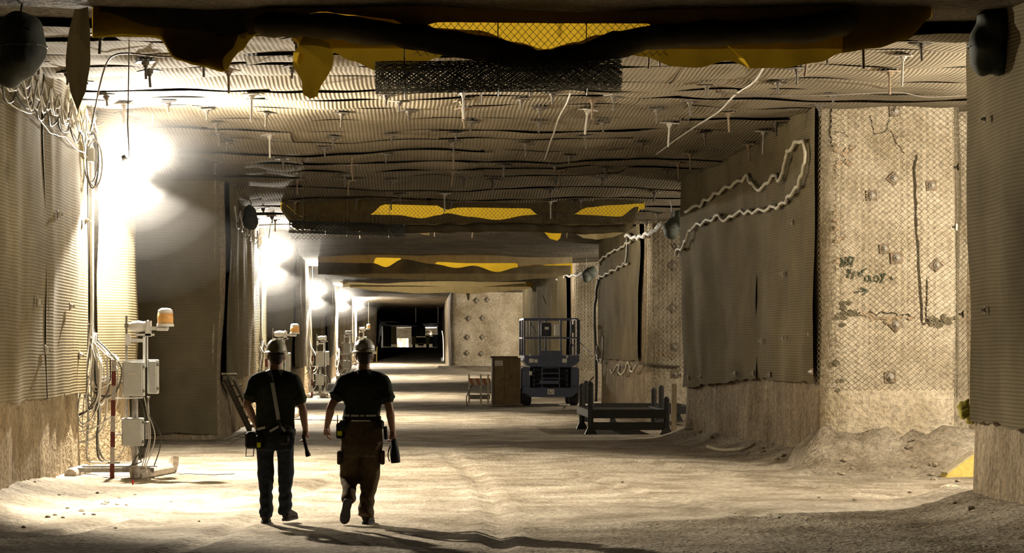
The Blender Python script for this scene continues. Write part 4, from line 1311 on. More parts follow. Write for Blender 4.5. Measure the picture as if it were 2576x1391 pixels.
flap(b4, D4, [(1318, 704), (1348, 704), (1346, 716), (1338, 722), (1326, 720)], 'yellow_cloth', 'torn_flap', 0.05, 9, -0.4)
flap(b4, D4, [(1172, 738), (1182, 738), (1180, 755), (1176, 756)], 'dark_cloth', 'torn_flap', 0.02, 10, -0.3)

# ------------------------------------------------------------------ dark bundles of rolled sheeting hung at the wall tops
def bundle(name_label, lobes, d, key=None, hang=None):
    root = empty('sheeting_bundle', (0, 0, 0), 0, name_label, 'bundle', 'dark bundles at the wall tops')
    mb = MB()
    for (px, py, rx, ry) in lobes:
        c = at(px, py, d); s = F / d
        mb.ell(c, (rx / s, rx / s * 1.1, ry / s), 20, 14)
    sd = lobes[0][0]
    mb.v = [tuple(Vector(v) + Vector((nz(v[0]*4, v[2]*4, sd), nz(v[0]*3, v[2]*5, sd + 2), nz(v[0]*5, v[2]*3, sd + 4))) * 0.07) for v in mb.v]
    remeshed('rolled_sheet', mb, 0.035, M['black_sheet'], root, 2)
    c = at(lobes[0][0], lobes[0][1], d); rx = lobes[0][2] * d / F; ry = lobes[0][3] * d / F
    m2 = MB()
    m2.tube([c + Vector((rx * 1.06 * math.cos(t), -rx * 1.15 * math.sin(t), 0.0)) for t in [math.pi * 2 * i / 16 for i in range(17)]], 0.012, 5)
    m2.build('tie_strap', M['cable_dark'], root)
    m3 = MB()
    m3.tube([c + Vector((0, 0, ry * 0.9)), c + Vector((0.02, 0, ry + 0.1)), Vector((c.x, c.y, max(roof_z(c.x, c.y) - 0.03, c.z + ry + 0.12)))], 0.012, 5)
    m3.build('hanger_wire', M['cable_dark'], root)
    return root
bundle('large dark bundle of sheeting hung by the nearest screened left wall', [(52, 118, 62, 92), (20, 175, 40, 50)], 24.5)
bundle('large dark bundle of sheeting beside the nearest right pillar', [(2478, 118, 42, 74), (2500, 70, 50, 50), (2520, 150, 30, 34)], 24.5)
bundle('single-lobed dark bundle beside the second lamp', [(630, 551, 21, 31), (624, 530, 14, 16)], 51.0)
bundle('two-lobed dark bundle at the end of the looped hose', [(1688, 575, 22, 30), (1712, 553, 24, 26)], 51.0)
bundle('small dark bundle above the corner cable of the third right pillar', [(1476, 696, 13, 17), (1488, 684, 16, 14)], 77.0)
bundle('small dark bundle above the blue lift', [(1362, 712, 14, 10), (1374, 704, 10, 8)], 100.0)

# ------------------------------------------------------------------ cables and hoses
def cable(name, pts, r, mat, label, cat, group=None, n=6):
    mb = MB(); mb.tube(pts, r, n)
    return tag(mb.build(name, M[mat], None, smooth=True), label, cat, group)
def festoon(key, y0, y1, z0, z1, step, sag, off, seed):
    """cable slung from hooks along a wall"""
    rr = random.Random(seed); pts = []
    y = y0
    while y < y1:
        s = step * rr.uniform(0.8, 1.2); g = sag * rr.uniform(0.6, 1.3)
        for i in range(8):
            t = i / 8
            yy = y + s * t
            u = plan_u_of_y_fast(key, yy)
            z = lerp(z0, z1, (yy - y0) / (y1 - y0)) - g * 4 * t * (1 - t)
            pts.append(wall_point(key, u, z, off, 0.75))
        y += s
    return pts
_cache = {}
def plan_u_of_y_fast(key, y):
    if key not in _cache:
        L = plan_len(PL[key][0]); t = []
        for i in range(1200):
            u = L * i / 1199
            p, n = plan_at(key, u)
            if abs(n.x) > 0.6 and (key[0] == 'l' or u > 8.2 or key == 'r1'): t.append((p.y, u))
        _cache[key] = t
    t = _cache[key]
    return min(t, key=lambda e: abs(e[0] - y))[1]
for k, (z0, z1, st, sg, off, r, mt, lb) in enumerate((
     (4.96, 5.20, 0.95, 0.24, 0.22, 0.014, 'cable_pale', 'pale cable slung in deep loops, uppermost on the nearest left wall'),
     (4.92, 5.14, 1.1, 0.32, 0.25, 0.012, 'cable_pale', 'pale cable slung in the deepest loops on the nearest left wall'),
     (4.82, 4.98, 0.9, 0.20, 0.20, 0.016, 'cable_pale', 'thick pale cable slung in short loops on the nearest left wall'),
     (4.72, 4.80, 1.2, 0.16, 0.20, 0.012, 'cable_dark', 'dark cable slung among pale loops on the nearest left wall'),
     (4.66, 4.52, 2.4, 0.10, 0.18, 0.010, 'cable_pale', 'thin pale cable running lowest along the nearest left wall'))):
    cable('slung_cable', festoon('l1', 26.4, 34.9, z0, z1, st, sg, off, 40 + k), r, mt, lb, 'cable', 'cables slung along the left wall', 5)
for k, (z0, z1, st, sg, off, r, mt, lb) in enumerate((
     (4.58, 4.50, 1.5, 0.26, 0.2, 0.016, 'cable_pale', 'pale cable slung in loops towards the second lamp'),
     (4.40, 4.35, 1.8, 0.22, 0.2, 0.014, 'steel', 'grey cable slung under pale loops towards the second lamp'))):
    cable('slung_cable', festoon('l2', 47.2, 60.2, z0, z1, st, sg, off, 60 + k), r, mt, lb, 'cable', 'cables slung along the left wall', 5)

# thin cable that arches over the roof corner above the first lamp
cable('arched_cable', smooth_pts([at(228, 330, 31.5), at(250, 220, 29.5), at(268, 160, 28.6), at(290, 138, 28.1), at(330, 134, 28.0), at(390, 141, 28.0), at(450, 144, 28.0)]), 0.011, 'bolt',
      'thin dark cable arching over the roof corner above the first lamp', 'cable')
# cord with a hanging end under the roof beside the first lamp
cable('hanging_cable', [at(386, 190, 36.0), at(385, 260, 36.0), at(383, 318, 36.0)], 0.009, 'cable_pale', 'single pale cord hanging straight down beside the first lamp', 'cable')
cable('hanging_cable', smooth_pts([at(700, 532, 57), at(688, 545, 57), at(680, 570, 57), at(676, 600, 57)]), 0.012, 'cable_pale', 'pale cord bending down to the second lamp', 'cable')
for x, y0, y1, d, lb in ((927, 700, 816, 140.5, 'white rod hanging beside the dark far mouth, next to the last lamp'), (962, 735, 773, 150, 'short white rod hanging from the dark far roof'),
               (1046, 735, 811, 152, 'long white rod hanging before the middle of the dark far roof'), (1102, 738, 812, 150, 'long white rod hanging near the lit end wall')):
    p = at(x, y0, d); q = at(x, y1, d)
    p.z = max(p.z, zc0(d) - 0.02)
    cable('hanging_rod', [p, (p + q) / 2, q], 0.013, 'pale_rod', lb, 'rod', 'white rods hanging from the far roof')

# white cords sprayed or slung across the roof
def roof_line(pxs, r, label, hint):
    pts = []
    for (x, y) in pxs:
        # distance at which the roof is seen at this pixel
        lo, hi = 22.0, 60.0
        for _ in range(40):
            m = (lo + hi) / 2
            py = VY - F * (zc0(m) - 0.12 - H) / m
            if py < y: lo = m
            else: hi = m
        X = (x - VX) / F * lo
        pts.append(Vector((X, lo, roof_z(X, lo) - 0.13)))
    return cable('roof_cable', smooth_pts(pts, 4), r, 'cable_pale', label, 'cable', 'pale cords on the roof')
roof_line([(1435, 232), (1425, 270), (1405, 297), (1392, 330), (1385, 352), (1370, 400)], 0.013, 'pale cord running down the roof behind the netting roll', 1)
roof_line([(1930, 165), (1900, 205), (1850, 240), (1815, 275), (1790, 290), (1750, 315), (1700, 352), (1650, 395)], 0.013, 'long pale cord slanting down the roof towards the right pillars', 2)
cable('roof_cable', smooth_pts([at(1800, 231, 30.5), at(1900, 240, 30.6), at(2060, 240, 30.8), at(2160, 236, 31), at(2260, 232, 31.2), at(2330, 244, 31.4), at(2428, 240, 31.6)]), 0.010, 'bolt', 'dark cable sagging under the roof before the pale chain-link face', 'cable')
cable('roof_cable', smooth_pts([at(575, 168, 31.5), at(660, 172, 31.6), at(745, 166, 31.7), at(830, 192, 31.8), at(940, 202, 31.9), at(1000, 204, 32)]), 0.008, 'bolt', 'thin dark cable under the brightest part of the roof', 'cable')

# drop cables and slack coils at the pillar corners
def cable_bundle(base, z_top, z_coil, floor_zv, n, label, seed, spread=0.14, fat=1.0, reach=0.0):
    rr = random.Random(seed)
    root = empty('cable_bundle', base, 0, label, 'cable bundle', 'slack cables at the pillar corners')
    bx, by = base[0], base[1]
    for k in range(n):
        ox, oy = rr.uniform(-spread, spread) * 0.45, rr.uniform(-spread, spread) * 0.3
        r = rr.choice([0.008, 0.010, 0.012, 0.014]) * fat
        pts = [Vector((ox * 0.4, oy, z_top)), Vector((ox * 0.5, oy, lerp(z_top, z_coil, 0.5))), Vector((ox * 0.6, oy, z_coil + 0.1))]
        kind = rr.random()
        low = z_coil - rr.uniform(0.55, 1.1)
        sx = rr.uniform(0.0, 1.0) * spread * 2 + 0.02 + reach * rr.random()
        if kind < 0.5:     # loop down and back up
            pts += [Vector((ox + sx * 0.5, oy - 0.08, z_coil - 0.25)), Vector((ox + sx, oy - 0.10, lerp(z_coil, low, 0.6))), Vector((ox + sx * 0.8, oy - 0.1, low)),
                    Vector((ox + sx * 0.3, oy - 0.09, low - 0.06)), Vector((ox - sx * 0.1, oy - 0.08, low + 0.1)), Vector((ox + 0.02, oy - 0.06, z_coil - 0.2)), Vector((ox + 0.03, oy - 0.02, z_coil))]
        elif kind < 0.8:   # all the way to the floor
            pts += [Vector((ox - 0.02, oy - 0.05, z_coil - 0.4)), Vector((ox + sx * 0.3, oy - 0.1, lerp(z_coil, floor_zv, 0.6))), Vector((ox + sx * 0.2, oy - 0.12, floor_zv + 0.35)),
                    Vector((ox + sx * 0.6, oy - 0.3, floor_zv + 0.06)), Vector((ox + sx * 1.2 + 0.2, oy - 0.6, floor_zv + 0.04))]
        else:              # wide stray loop
            pts += [Vector((ox - sx * 0.4, oy - 0.1, z_coil - 0.5)), Vector((ox - sx * 0.9, oy - 0.12, low - 0.35)), Vector((ox - sx * 0.3, oy - 0.14, low - 0.5)), Vector((ox + sx * 0.6, oy - 0.12, low - 0.2)), Vector((ox + sx * 0.7, oy - 0.1, z_coil - 0.35))]
        mb = MB(); mb.tube(smooth_pts(pts, 5), r, 5)
        mb.build('cable_strand', M['cable_pale' if rr.random() < 0.8 else 'cable_dark'], root, smooth=True)
    mb = MB(); mb.tube([Vector((0.055 * math.cos(a), 0.04 * math.sin(a), z_coil + 0.12)) for a in [i * math.pi / 5 for i in range(11)]], 0.012, 5)
    mb.build('cable_tie', M['cable_dark'], root)
    for s in (-1, 1):
        mb = MB(); mb.tube([(s * 0.05, 0.0, z_top), (s * 0.045, 0.02, z_coil + 0.1), (s * 0.045, 0.02, z_coil - 0.3)], 0.017, 6)
        mb.build('conduit', M['steel'], root, smooth=True)
    return root
cable_bundle((-4.66, 34.75, 0), 4.7, 2.0, 0.10, 26, 'thick bundle of pale slack cables beside the amber beacon stand', 5, 0.2, 1.0, 0.12)
cable_bundle((-3.76, 59.9, 0), 4.4, 1.95, 0.03, 14, 'bundle of pale slack cables behind the worker with the diagonal back strap', 6, 0.2, 1.1)
cable_bundle((-3.56, 84.8, 0), 4.2, 1.9, 0.03, 11, 'bundle of pale slack cables beside the stand with two boxes and no beacon', 7, 0.22, 1.4)
cable_bundle((-3.38, 111, 0.36), 4.0, 1.7, 0.03, 9, 'bundle of pale slack cables before the fourth left pillar corner', 8, 0.22, 1.8)
cable_bundle((-3.1, 137.6, 0.74), 3.7, 1.2, 0.03, 6, 'bundle of pale cables at the last lamp before the dark far mouth', 9, 0.2, 2.2)
# coil of dark cable with a grey splice box hanging before the first lamp
root = empty('hanging_coil', (0, 0, 0), 0, 'dark cable coil with a grey box hanging on the wall left of the first lamp', 'cable coil')
c = wall_at_px('l1', 190, 395, 0.2)[0]
for k, (w, h) in enumerate(((0.10, 0.36), (0.085, 0.40), (0.11, 0.33))):
    mb = MB(); mb.tube([c + Vector((w * math.cos(a) + 0.03 * k, -0.03 - 0.02 * k, h * math.sin(a) - 0.05 * k)) for a in [i * math.pi / 12 for i in range(25)]], 0.013, 6)
    mb.build('cable_loop', M['steel' if k != 1 else 'cable_dark'], root, smooth=True)
mb = MB(); mb.cbox((c.x - 0.05, c.y - 0.16, c.z - 0.07), (c.x + 0.07, c.y - 0.06, c.z + 0.12), 0.015)
mb.build('splice_box', M['box_grey'], root)
mb = MB(); mb.tube([c + Vector((0.02, -0.05, 0.3)), c + Vector((0.03, -0.03, 0.55)), c + Vector((0.0, 0.02, 0.75))], 0.011, 5)
mb.build('lead_wire', M['cable_dark'], root)

# looped hose along the second right pillar
def hose(name, key, pxs, r, mat, label, off=0.16, wav=0.0, per=26.0, k=6, u0=8.85):
    P = []
    acc = 0.0; prev = None
    for v in smooth_pts([Vector((x, y, 0)) for x, y in pxs], k):
        if prev is not None: acc += (v - prev).length
        prev = v
        yy = v.y + wav * math.sin(acc / per * 2 * math.pi)
        P.append(wall_at_px(key, v.x, yy, off, u0)[0])
    return cable(name, P, r, mat, label, 'hose', None, 8)
hose('looped_hose', 'r2', [(1752, 531), (1790, 512), (1830, 486), (1870, 462), (1900, 445), (1918, 462), (1940, 474), (1962, 446), (1985, 448), (2003, 400), (2022, 372), (2045, 352), (2055, 380),
      (2050, 430), (2032, 475), (2005, 500)], 0.032, 'hose', 'upper pale hose ending in a tall loop by the chain-link face', wav=5, per=30)
hose('looped_hose', 'r2', [(2005, 500), (1985, 516), (1950, 526), (1915, 533), (1875, 535), (1850, 552), (1832, 545), (1800, 560), (1770, 572), (1760, 600), (1742, 625), (1718, 638)], 0.032, 'hose',
      'lower pale hose sagging in short waves along the right screen', wav=5, per=28)
hose('hanging_hose', 'r3', [(1708, 636), (1700, 628), (1692, 612)], 0.02, 'cable_dark', 'short dark hose end under the two-lobed bundle', u0=6.2)
hose('slung_hose', 'r3', [(1658, 562), (1650, 580), (1635, 590), (1615, 598), (1590, 592)], 0.045, 'white', 'white hose wound above the third right pillar', wav=4, per=14, u0=6.5)
hose('slung_hose', 'r3', [(1600, 606), (1585, 618), (1560, 632), (1535, 648), (1512, 668)], 0.03, 'hose', 'upper wavy hose along the third right pillar', wav=3, per=16, u0=6.5)
hose('slung_hose', 'r3', [(1596, 662), (1580, 666), (1560, 680), (1535, 694), (1516, 700)], 0.03, 'hose', 'lower wavy hose along the third right pillar', wav=3, per=16, u0=6.5)
hose('drop_cable', 'r3', [(1594, 600), (1593, 640), (1592, 662)], 0.035, 'steel', 'grey pipe stub joining the two wavy hoses', u0=6.5)
hose('slung_hose', 'r4', [(1472, 686), (1460, 690), (1448, 694), (1435, 692), (1420, 700), (1400, 706)], 0.04, 'white', 'white wavy hose beyond the small dark bundle', wav=3, per=14, u0=6.5)
hose('drop_cable', 'r3', [(1516, 702), (1512, 760), (1506, 830), (1502, 900), (1505, 960), (1500, 1010)], 0.04, 'cable_dark', 'black cable dropping down the corner behind the blue lift', u0=6.5)
hose('slung_hose', 'r3', [(1545, 930), (1552, 940), (1565, 918), (1572, 932), (1582, 942), (1595, 912), (1603, 930), (1612, 934), (1622, 914)], 0.03, 'hose', 'low hose sagging in pointed loops beside the black racks', u0=6.5)
hose('slung_hose', 'r3', [(1622, 914), (1650, 918), (1680, 921), (1706, 922)], 0.025, 'bolt', 'thin dark hose running straight to the second right pillar', u0=6.5)
for x, lb in ((1492, 'first looped hose end hung by the black corner cable'), (1506, 'second looped hose end hung by the black corner cable'), (1522, 'tallest looped hose end hung by the black corner cable')):
    h = 60 if x == 1522 else 36
    hose('hanging_loop', 'r3', [(x - 7, 905 - h * 0.5), (x - 6, 890), (x, 912), (x + 7, 895), (x + 8, 905 - h)], 0.03, 'hose' if x != 1522 else 'steel', lb, u0=6.5)
cable('tow_cable', smooth_pts([at(1452, 852, 74), at(1468, 870, 74), at(1482, 884, 73), at(1490, 896, 72)]), 0.02, 'bolt', 'thin cable slanting from the blue lift to the corner', 'cable')
cable('tow_cable', smooth_pts([at(1452, 982, 73), at(1466, 976, 72), at(1480, 962, 71), at(1494, 948, 70.5)]), 0.02, 'bolt', 'thin cable from the lift wheel up to the corner', 'cable')
cable('tow_cable', smooth_pts([at(1364, 742, 92), at(1378, 772, 92), at(1396, 806, 92), at(1400, 830, 92)]), 0.025, 'bolt', 'thin cable slanting behind the lift basket', 'cable')

# ------------------------------------------------------------------ instrument stands under the lamps
def make_stand(label, beacon=True, lx=-0.77):
    root = empty('instrument_stand', (0, 0, 0), 0, label, 'instrument stand', 'instrument stands under the lamps')
    # footing: two capped pipes lying along the drift, tied by steel channels
    for (x0, x1, y0, y1, r) in ((lx - 0.03, lx + 0.03, -0.55, 0.6, 0.085), (0.14, 0.44, -0.75, 1.0, 0.078)):
        mb = MB()
        z0 = r
        mb.tube([(x0, y0, z0), (x0, y0 + 0.02, z0), (lerp(x0, x1, 0.5), lerp(y0, y1, 0.5), z0), (x1, y1, z0)], [r * 0.86, r, r, r], 14)
        mb.build('footing_pipe', M['pipe'], root, smooth=False)
    # upturned rear cap
    mb = MB(); mb.tube([(0.45, 0.92, 0.07), (0.47, 0.95, 0.15), (0.48, 0.97, 0.26)], [0.075, 0.075, 0.07], 12)
    mb.build('pipe_elbow', M['pipe'], root)
    mb = MB(); mb.tube([(0.12, -0.76, 0.06), (0.115, -0.77, 0.13), (0.11, -0.775, 0.20)], [0.07, 0.075, 0.072], 12)
    mb.build('pipe_elbow', M['pipe'], root)
    for y, z in ((-0.25, 0.13), (0.15, 0.14)):
        mb = MB(); mb.box((lx - 0.05, y - 0.04, z - 0.03), (0.32, y + 0.04, z + 0.03)); mb.build('cross_channel', M['steel'], root)
    # banded ranging post
    pr = empty_part('ranging_post', root)
    zb = [0.02, 0.22, 0.45, 0.66, 0.88, 1.1, 1.3, 1.5, 1.66]
    mb = MB()
    for i in range(len(zb) - 1):
        mb.mi = i % 2
        mb.box((-0.285 + 0.012 * i * 0.3, -0.30, zb[i]), (-0.225 + 0.012 * i * 0.3, -0.27, zb[i + 1]))
    pr2 = mb.build('ranging_post', [M['red_post'], M['post_white']], root)
    # main post and the thin mast
    mb = MB(); mb.lathe([(0.028, 0.05), (0.05, 0.35), (0.075, 0.50), (0.06, 0.52), (0.045, 0.55), (0.045, 1.62), (0.0, 1.63)], 12, Matrix.Translation((0.03, -0.02, 0)))
    mb.build('main_post', M['steel'], root, smooth=False)
    mb = MB(); mb.bar((-0.085, -0.05, 0.85), (-0.085, -0.05, 2.27), 0.03, 0.03); mb.build('mast', M['steel'], root)
    mb = MB(); mb.bar((0.155, 0.02, 1.55), (0.155, 0.02, 1.98), 0.035, 0.035); mb.bar((0.20, 0.02, 1.55), (0.20, 0.02, 1.98), 0.02, 0.02)
    mb.build('mast', M['white'], root)
    # enclosures with lids
    def enclosure(x0, x1, y0, y1, z0, z1, lid=True):
        mb = MB(); mb.cbox((x0, y0, z0), (x1, y1, z1), 0.012)
        e = mb.build('enclosure', M['box_grey'], root)
        mb = MB(); mb.cbox((x0 + 0.02, y0 - 0.02, z0 + 0.02), (x1 - 0.02, y0 + 0.005, z1 - 0.02), 0.008)
        mb.build('lid', M['box_grey'], e)
        if lid:
            mb = MB(); mb.box((lerp(x0, x1, 0.3), y0 - 0.024, lerp(z0, z1, 0.62)), (lerp(x0, x1, 0.62), y0 - 0.019, lerp(z0, z1, 0.68)))
            mb.build('nameplate', M['label'], e)
        for zz in (lerp(z0, z1, 0.15), lerp(z0, z1, 0.85)):
            mb = MB(); mb.box((x1 - 0.002, y0 - 0.01, zz - 0.02), (x1 + 0.012, y0 + 0.03, zz + 0.02)); mb.build('latch', M['steel'], e)
        return e
    enclosure(-0.125, 0.175, -0.22, -0.04, 1.15, 1.63)
    enclosure(0.20, 0.345, 0.0, 0.20, 1.18, 1.66, False)
    enclosure(-0.135, 0.165, -0.22, -0.06, 0.46, 0.85, False)
    mb = MB(); mb.cbox((0.175, -0.12, 0.55), (0.24, 0.0, 0.80), 0.01); mb.build('junction_box', M['post_white'], root)
    for z in (1.12, 0.62, 1.64):
        mb = MB(); mb.bar((-0.26, -0.24, z), (0.15, -0.12, z + 0.01), 0.03, 0.02); mb.build('clamp_arm', M['white'], root)
    # horn, arm and beacon
    mt = Matrix.Translation((0.10, -0.05, 2.12)) @ Matrix.Rotation(math.radians(90), 4, 'Y')
    mb = MB(); mb.lathe([(0.0, -0.16), (0.05, -0.15), (0.07, -0.10), (0.085, -0.02), (0.07, 0.05), (0.075, 0.09), (0.095, 0.12), (0.0, 0.115)], 14, mt)
    horn = mb.build('horn', M['white'], root, smooth=True)
    mb = MB(); mb.box((0.18, -0.10, 1.98), (0.26, 0.02, 2.20)); mb.box((0.04, -0.10, 1.99), (0.30, 0.0, 2.02)); mb.box((-0.10, -0.09, 1.86), (-0.03, -0.01, 2.02)); mb.box((-0.03, -0.07, 1.90), (0.16, -0.02, 1.95))
    mb.build('horn_bracket', M['white'], root)
    mb = MB(); mb.box((-0.11, -0.08, 2.10), (0.0, -0.02, 2.16)); mb.build('horn_clamp', M['steel'], root)
    if beacon:
        mb = MB(); mb.box((0.24, -0.09, 2.07), (0.50, 0.02, 2.12)); mb.cbox((0.33, -0.10, 2.06), (0.49, 0.03, 2.11), 0.01)
        arm = mb.build('beacon_arm', M['white'], root)
        mb = MB(); mb.lathe([(0.12, 2.12), (0.122, 2.15), (0.115, 2.16), (0.0, 2.16)], 18, Matrix.Translation((0.455, -0.03, 0)))
        b = mb.build('beacon', M['white'], root, smooth=False)
        mb = MB(); mb.lathe([(0.112, 2.16), (0.112, 2.24), (0.108, 2.31)], 18, Matrix.Translation((0.455, -0.03, 0)))
        mb.build('amber_lens', M['amber'], b, smooth=True)
        mb = MB(); mb.lathe([(0.109, 2.30), (0.10, 2.35), (0.06, 2.375), (0.0, 2.378)], 18, Matrix.Translation((0.455, -0.03, 0)))
        mb.build('clear_top', M['white'], b, smooth=True)
    # wiring
    rr = random.Random(11)
    for k in range(7):
        x = rr.uniform(-0.1, 0.3); z = rr.choice([1.15, 0.46, 1.15])
        pts = [Vector((x, -0.1, z)), Vector((x + rr.uniform(-0.05, 0.1), -0.12, z - 0.2)), Vector((x + rr.uniform(0, 0.15), -0.1, z * 0.5)), Vector((x + rr.uniform(-0.25, 0.05), -0.05, 0.16))]
        mb = MB(); mb.tube(smooth_pts(pts, 5), 0.008, 5); mb.build('lead_wire', M['cable_pale' if k % 3 else 'cable_dark'], root, smooth=True)
    return root
def empty_part(name, root): return None
st_proto = make_stand('instrument stand with an amber beacon and grey boxes under the first lamp')
st2 = make_stand('instrument stand lifting its beacon behind a worker\'s hard hat, under the second lamp', True, -0.34)
st_nb = make_stand('slim instrument stand with two grey boxes and no beacon, beside the third lamp', False, -0.34)
st4 = make_stand('instrument stand half hidden behind the worker in brown trousers, under the fourth lamp', False, -0.34)
st5 = make_stand('small far instrument stand with a white top, by the last lamp', True, -0.30)
for o, x, y in ((st_proto, -3.86, 33.3), (st2, -3.30, 59.2), (st_nb, -3.18, 84.2), (st4, -2.88, 108.5), (st5, -2.80, 136.6)):
    o.location = (x, y, floor_z(x, y) - 0.02)

# ------------------------------------------------------------------ leaning ladder by the second pillar
root = empty('wooden_ladder', (0, 0, 0), 0, 'short plank ladder of paired slats leaning along the second left pillar', 'ladder')
A, B = Vector((-3.30, 50.6, 0.03)), Vector((-3.56, 47.1, 1.20))
ax = (B - A); side = Vector((1, 0.05, 0)).normalized()
for s in (-0.085, 0.085):
    mb = MB(); mb.bar(A + side * s, B + side * s, 0.05 if s > 0 else 0.08, 0.12); mb.build('side_rail', M['wood'], root)
for t in (0.02, 0.2, 0.4, 0.6, 0.8, 0.985):
    for e in (-0.012, 0.012):
        c = A + ax * (t + e)
        mb = MB(); mb.bar(c - side * 0.15 + Vector((0, 0, 0.07)), c + side * 0.15 + Vector((0, 0, 0.07)), 0.16, 0.035); mb.build('slat', M['wood_pale' if e > 0 else 'wood'], root)

# ------------------------------------------------------------------ scissor lift
LX, LY = 4.27, 72.2
lift = empty('scissor_lift', (LX, LY, floor_z(LX, LY)), 0, 'dark blue scissor lift with a railed basket parked by the right wall', 'lift')
def lift_part(name, mat, fn, parent=lift, smooth=False):
    mb = MB(); fn(mb); return mb.build(name, M[mat], parent, smooth=smooth)
for sx in (-1, 1):
    for y in (0.25, 2.1):
        mt = Matrix.Translation((sx * 0.72, y, 0.36)) @ Matrix.Rotation(math.radians(90), 4, 'Y')
        w = lift_part('wheel', 'tyre', lambda mb: mb.lathe([(0.0, -0.14), (0.30, -0.14), (0.36, -0.10), (0.36, 0.10), (0.30, 0.14), (0.0, 0.14)], 20, mt))
        lift_part('hub', 'lift_dark', lambda mb: mb.lathe([(0.0, -0.15), (0.16, -0.15), (0.16, 0.15), (0.0, 0.15)], 12, mt), w)
def chassis(mb):
    mb.cbox((-0.58, 0.0, 0.30), (0.58, 2.4, 0.50), 0.03)
    mb.cbox((-0.86, -0.12, 0.34), (-0.60, 0.30, 0.62), 0.04)
    mb.cbox((0.60, -0.12, 0.34), (0.86, 0.30, 0.62), 0.04)
lift_part('chassis', 'lift_blue', chassis)
for sx in (-1, 1):
    lift_part('side_fender', 'lift_blue', lambda mb: mb.poly([(sx * 0.62, -0.10, 0.50), (sx * 0.86, -0.10, 0.50), (sx * 0.86, -0.10, 1.10), (sx * 0.80, -0.10, 1.16), (sx * 0.62, -0.10, 1.16)], 2.4))
lift_part('front_bumper', 'lift_blue', lambda mb: mb.poly([(-0.82, -0.20, 0.42), (-0.62, -0.20, 0.26), (0.62, -0.20, 0.26), (0.82, -0.20, 0.42), (0.82, -0.20, 0.54), (-0.82, -0.20, 0.54)], 0.12))
lift_part('number_plate', 'sticker', lambda mb: mb.box((-0.10, -0.215, 0.34), (0.10, -0.20, 0.50)))
def plate_mark(mb):
    mb.bar((-0.05, -0.22, 0.47), (-0.05, -0.22, 0.38), 0.02, 0.006); mb.bar((-0.05, -0.22, 0.38), (0.0, -0.22, 0.38), 0.02, 0.006, (0, 1, 0)); mb.bar((0.05, -0.22, 0.47), (0.02, -0.22, 0.37), 0.02, 0.006)
lift_part('plate_lettering', 'ink', plate_mark)
# scissor arms stacked behind the entry ladder
for k in range(4):
    z = 0.62 + k * 0.14
    for sx in (-0.50, 0.50):
        lift_part('scissor_arm', 'lift_dark', lambda mb: mb.bar((sx, 0.05, z), (sx, 2.3, z + 0.12), 0.07, 0.11))
    lift_part('arm_shaft', 'lift_dark', lambda mb: mb.tube([(-0.55, 0.12, z + 0.03), (0.55, 0.12, z + 0.03)], 0.035, 8))
lift_part('engine_cover', 'lift_dark', lambda mb: mb.box((-0.6, 0.3, 0.52), (0.6, 2.2, 1.18)))
for sx in (-0.26, 0.26):
    lift_part('ladder_rail', 'lift_blue', lambda mb: mb.bar((sx, -0.14, 0.40), (sx, -0.08, 1.20), 0.035, 0.035))
for k in range(5):
    z = 0.50 + k * 0.16
    lift_part('ladder_rung', 'lift_blue', lambda mb: mb.bar((-0.26, -0.13, z), (0.26, -0.13, z), 0.03, 0.03, (0, 1, 0)))
lift_part('step_plate', 'lift_blue', lambda mb: mb.box((-0.34, -0.24, 0.66), (0.24, -0.12, 0.76)))
# platform
def deck(mb):
    mb.poly([(-0.80, -0.22, 1.36), (-0.62, -0.22, 1.18), (0.60, -0.22, 1.16), (0.72, -0.22, 1.22), (0.86, -0.22, 1.34), (0.86, -0.22, 1.52), (-0.80, -0.22, 1.52)], 2.9)
lift_part('platform_deck', 'lift_blue', deck)
lift_part('toe_board', 'lift_blue', lambda mb: mb.box((-0.36, -0.24, 1.50), (0.34, -0.20, 1.66)))
posts = [(-0.80, -0.2), (-0.34, -0.2), (0.30, -0.2), (0.80, -0.2), (-0.80, 2.6), (0.80, 2.6), (-0.80, 1.2), (0.80, 1.2), (0.0, 2.6)]
for (x, y) in posts:
    lift_part('rail_post', 'lift_blue', lambda mb: mb.bar((x, y, 1.5), (x, y, 2.62), 0.055, 0.055))
for z in (2.62, 2.05):
    for a, b in (((-0.82, -0.2), (0.82, -0.2)), ((-0.82, 2.6), (0.82, 2.6)), ((-0.80, -0.2), (-0.80, 2.6)), ((0.80, -0.2), (0.80, 2.6))):
        lift_part('guard_rail', 'lift_blue', lambda mb: mb.bar((a[0], a[1], z), (b[0], b[1], z), 0.05, 0.05))
for x in (-0.86, -0.70, -0.62):
    lift_part('gate_bar', 'lift_blue', lambda mb: mb.bar((x, -0.26, 2.03), (x, -0.26, 2.58), 0.035, 0.03))
lift_part('gate_bar', 'lift_blue', lambda mb: mb.bar((-0.62, -0.26, 2.52), (-0.44, -0.26, 2.2), 0.03, 0.03))
lift_part('corner_guard', 'lift_dark', lambda mb: mb.cbox((0.78, -0.24, 1.55), (0.88, -0.1, 2.60), 0.02))
lift_part('control_box', 'lift_dark', lambda mb: mb.cbox((-0.29, -0.16, 2.10), (0.02, 0.05, 2.50), 0.02))
lift_part('control_screen', 'sticker', lambda mb: mb.box((-0.18, -0.17, 2.30), (-0.06, -0.16, 2.38)))
lift_part('manual_case', 'sticker', lambda mb: mb.box((0.12, -0.10, 2.12), (0.28, 0.0, 2.45)))
lift_part('notice_card', 'lift_dark', lambda mb: mb.box((0.62, -0.24, 2.20), (0.71, -0.22, 2.45)))
lift_part('grab_handle', 'lift_dark', lambda mb: mb.tube(smooth_pts([(0.60, -0.1, 1.55), (0.58, -0.12, 1.75), (0.62, -0.1, 1.86), (0.68, -0.1, 1.80)], 4), 0.03, 6))
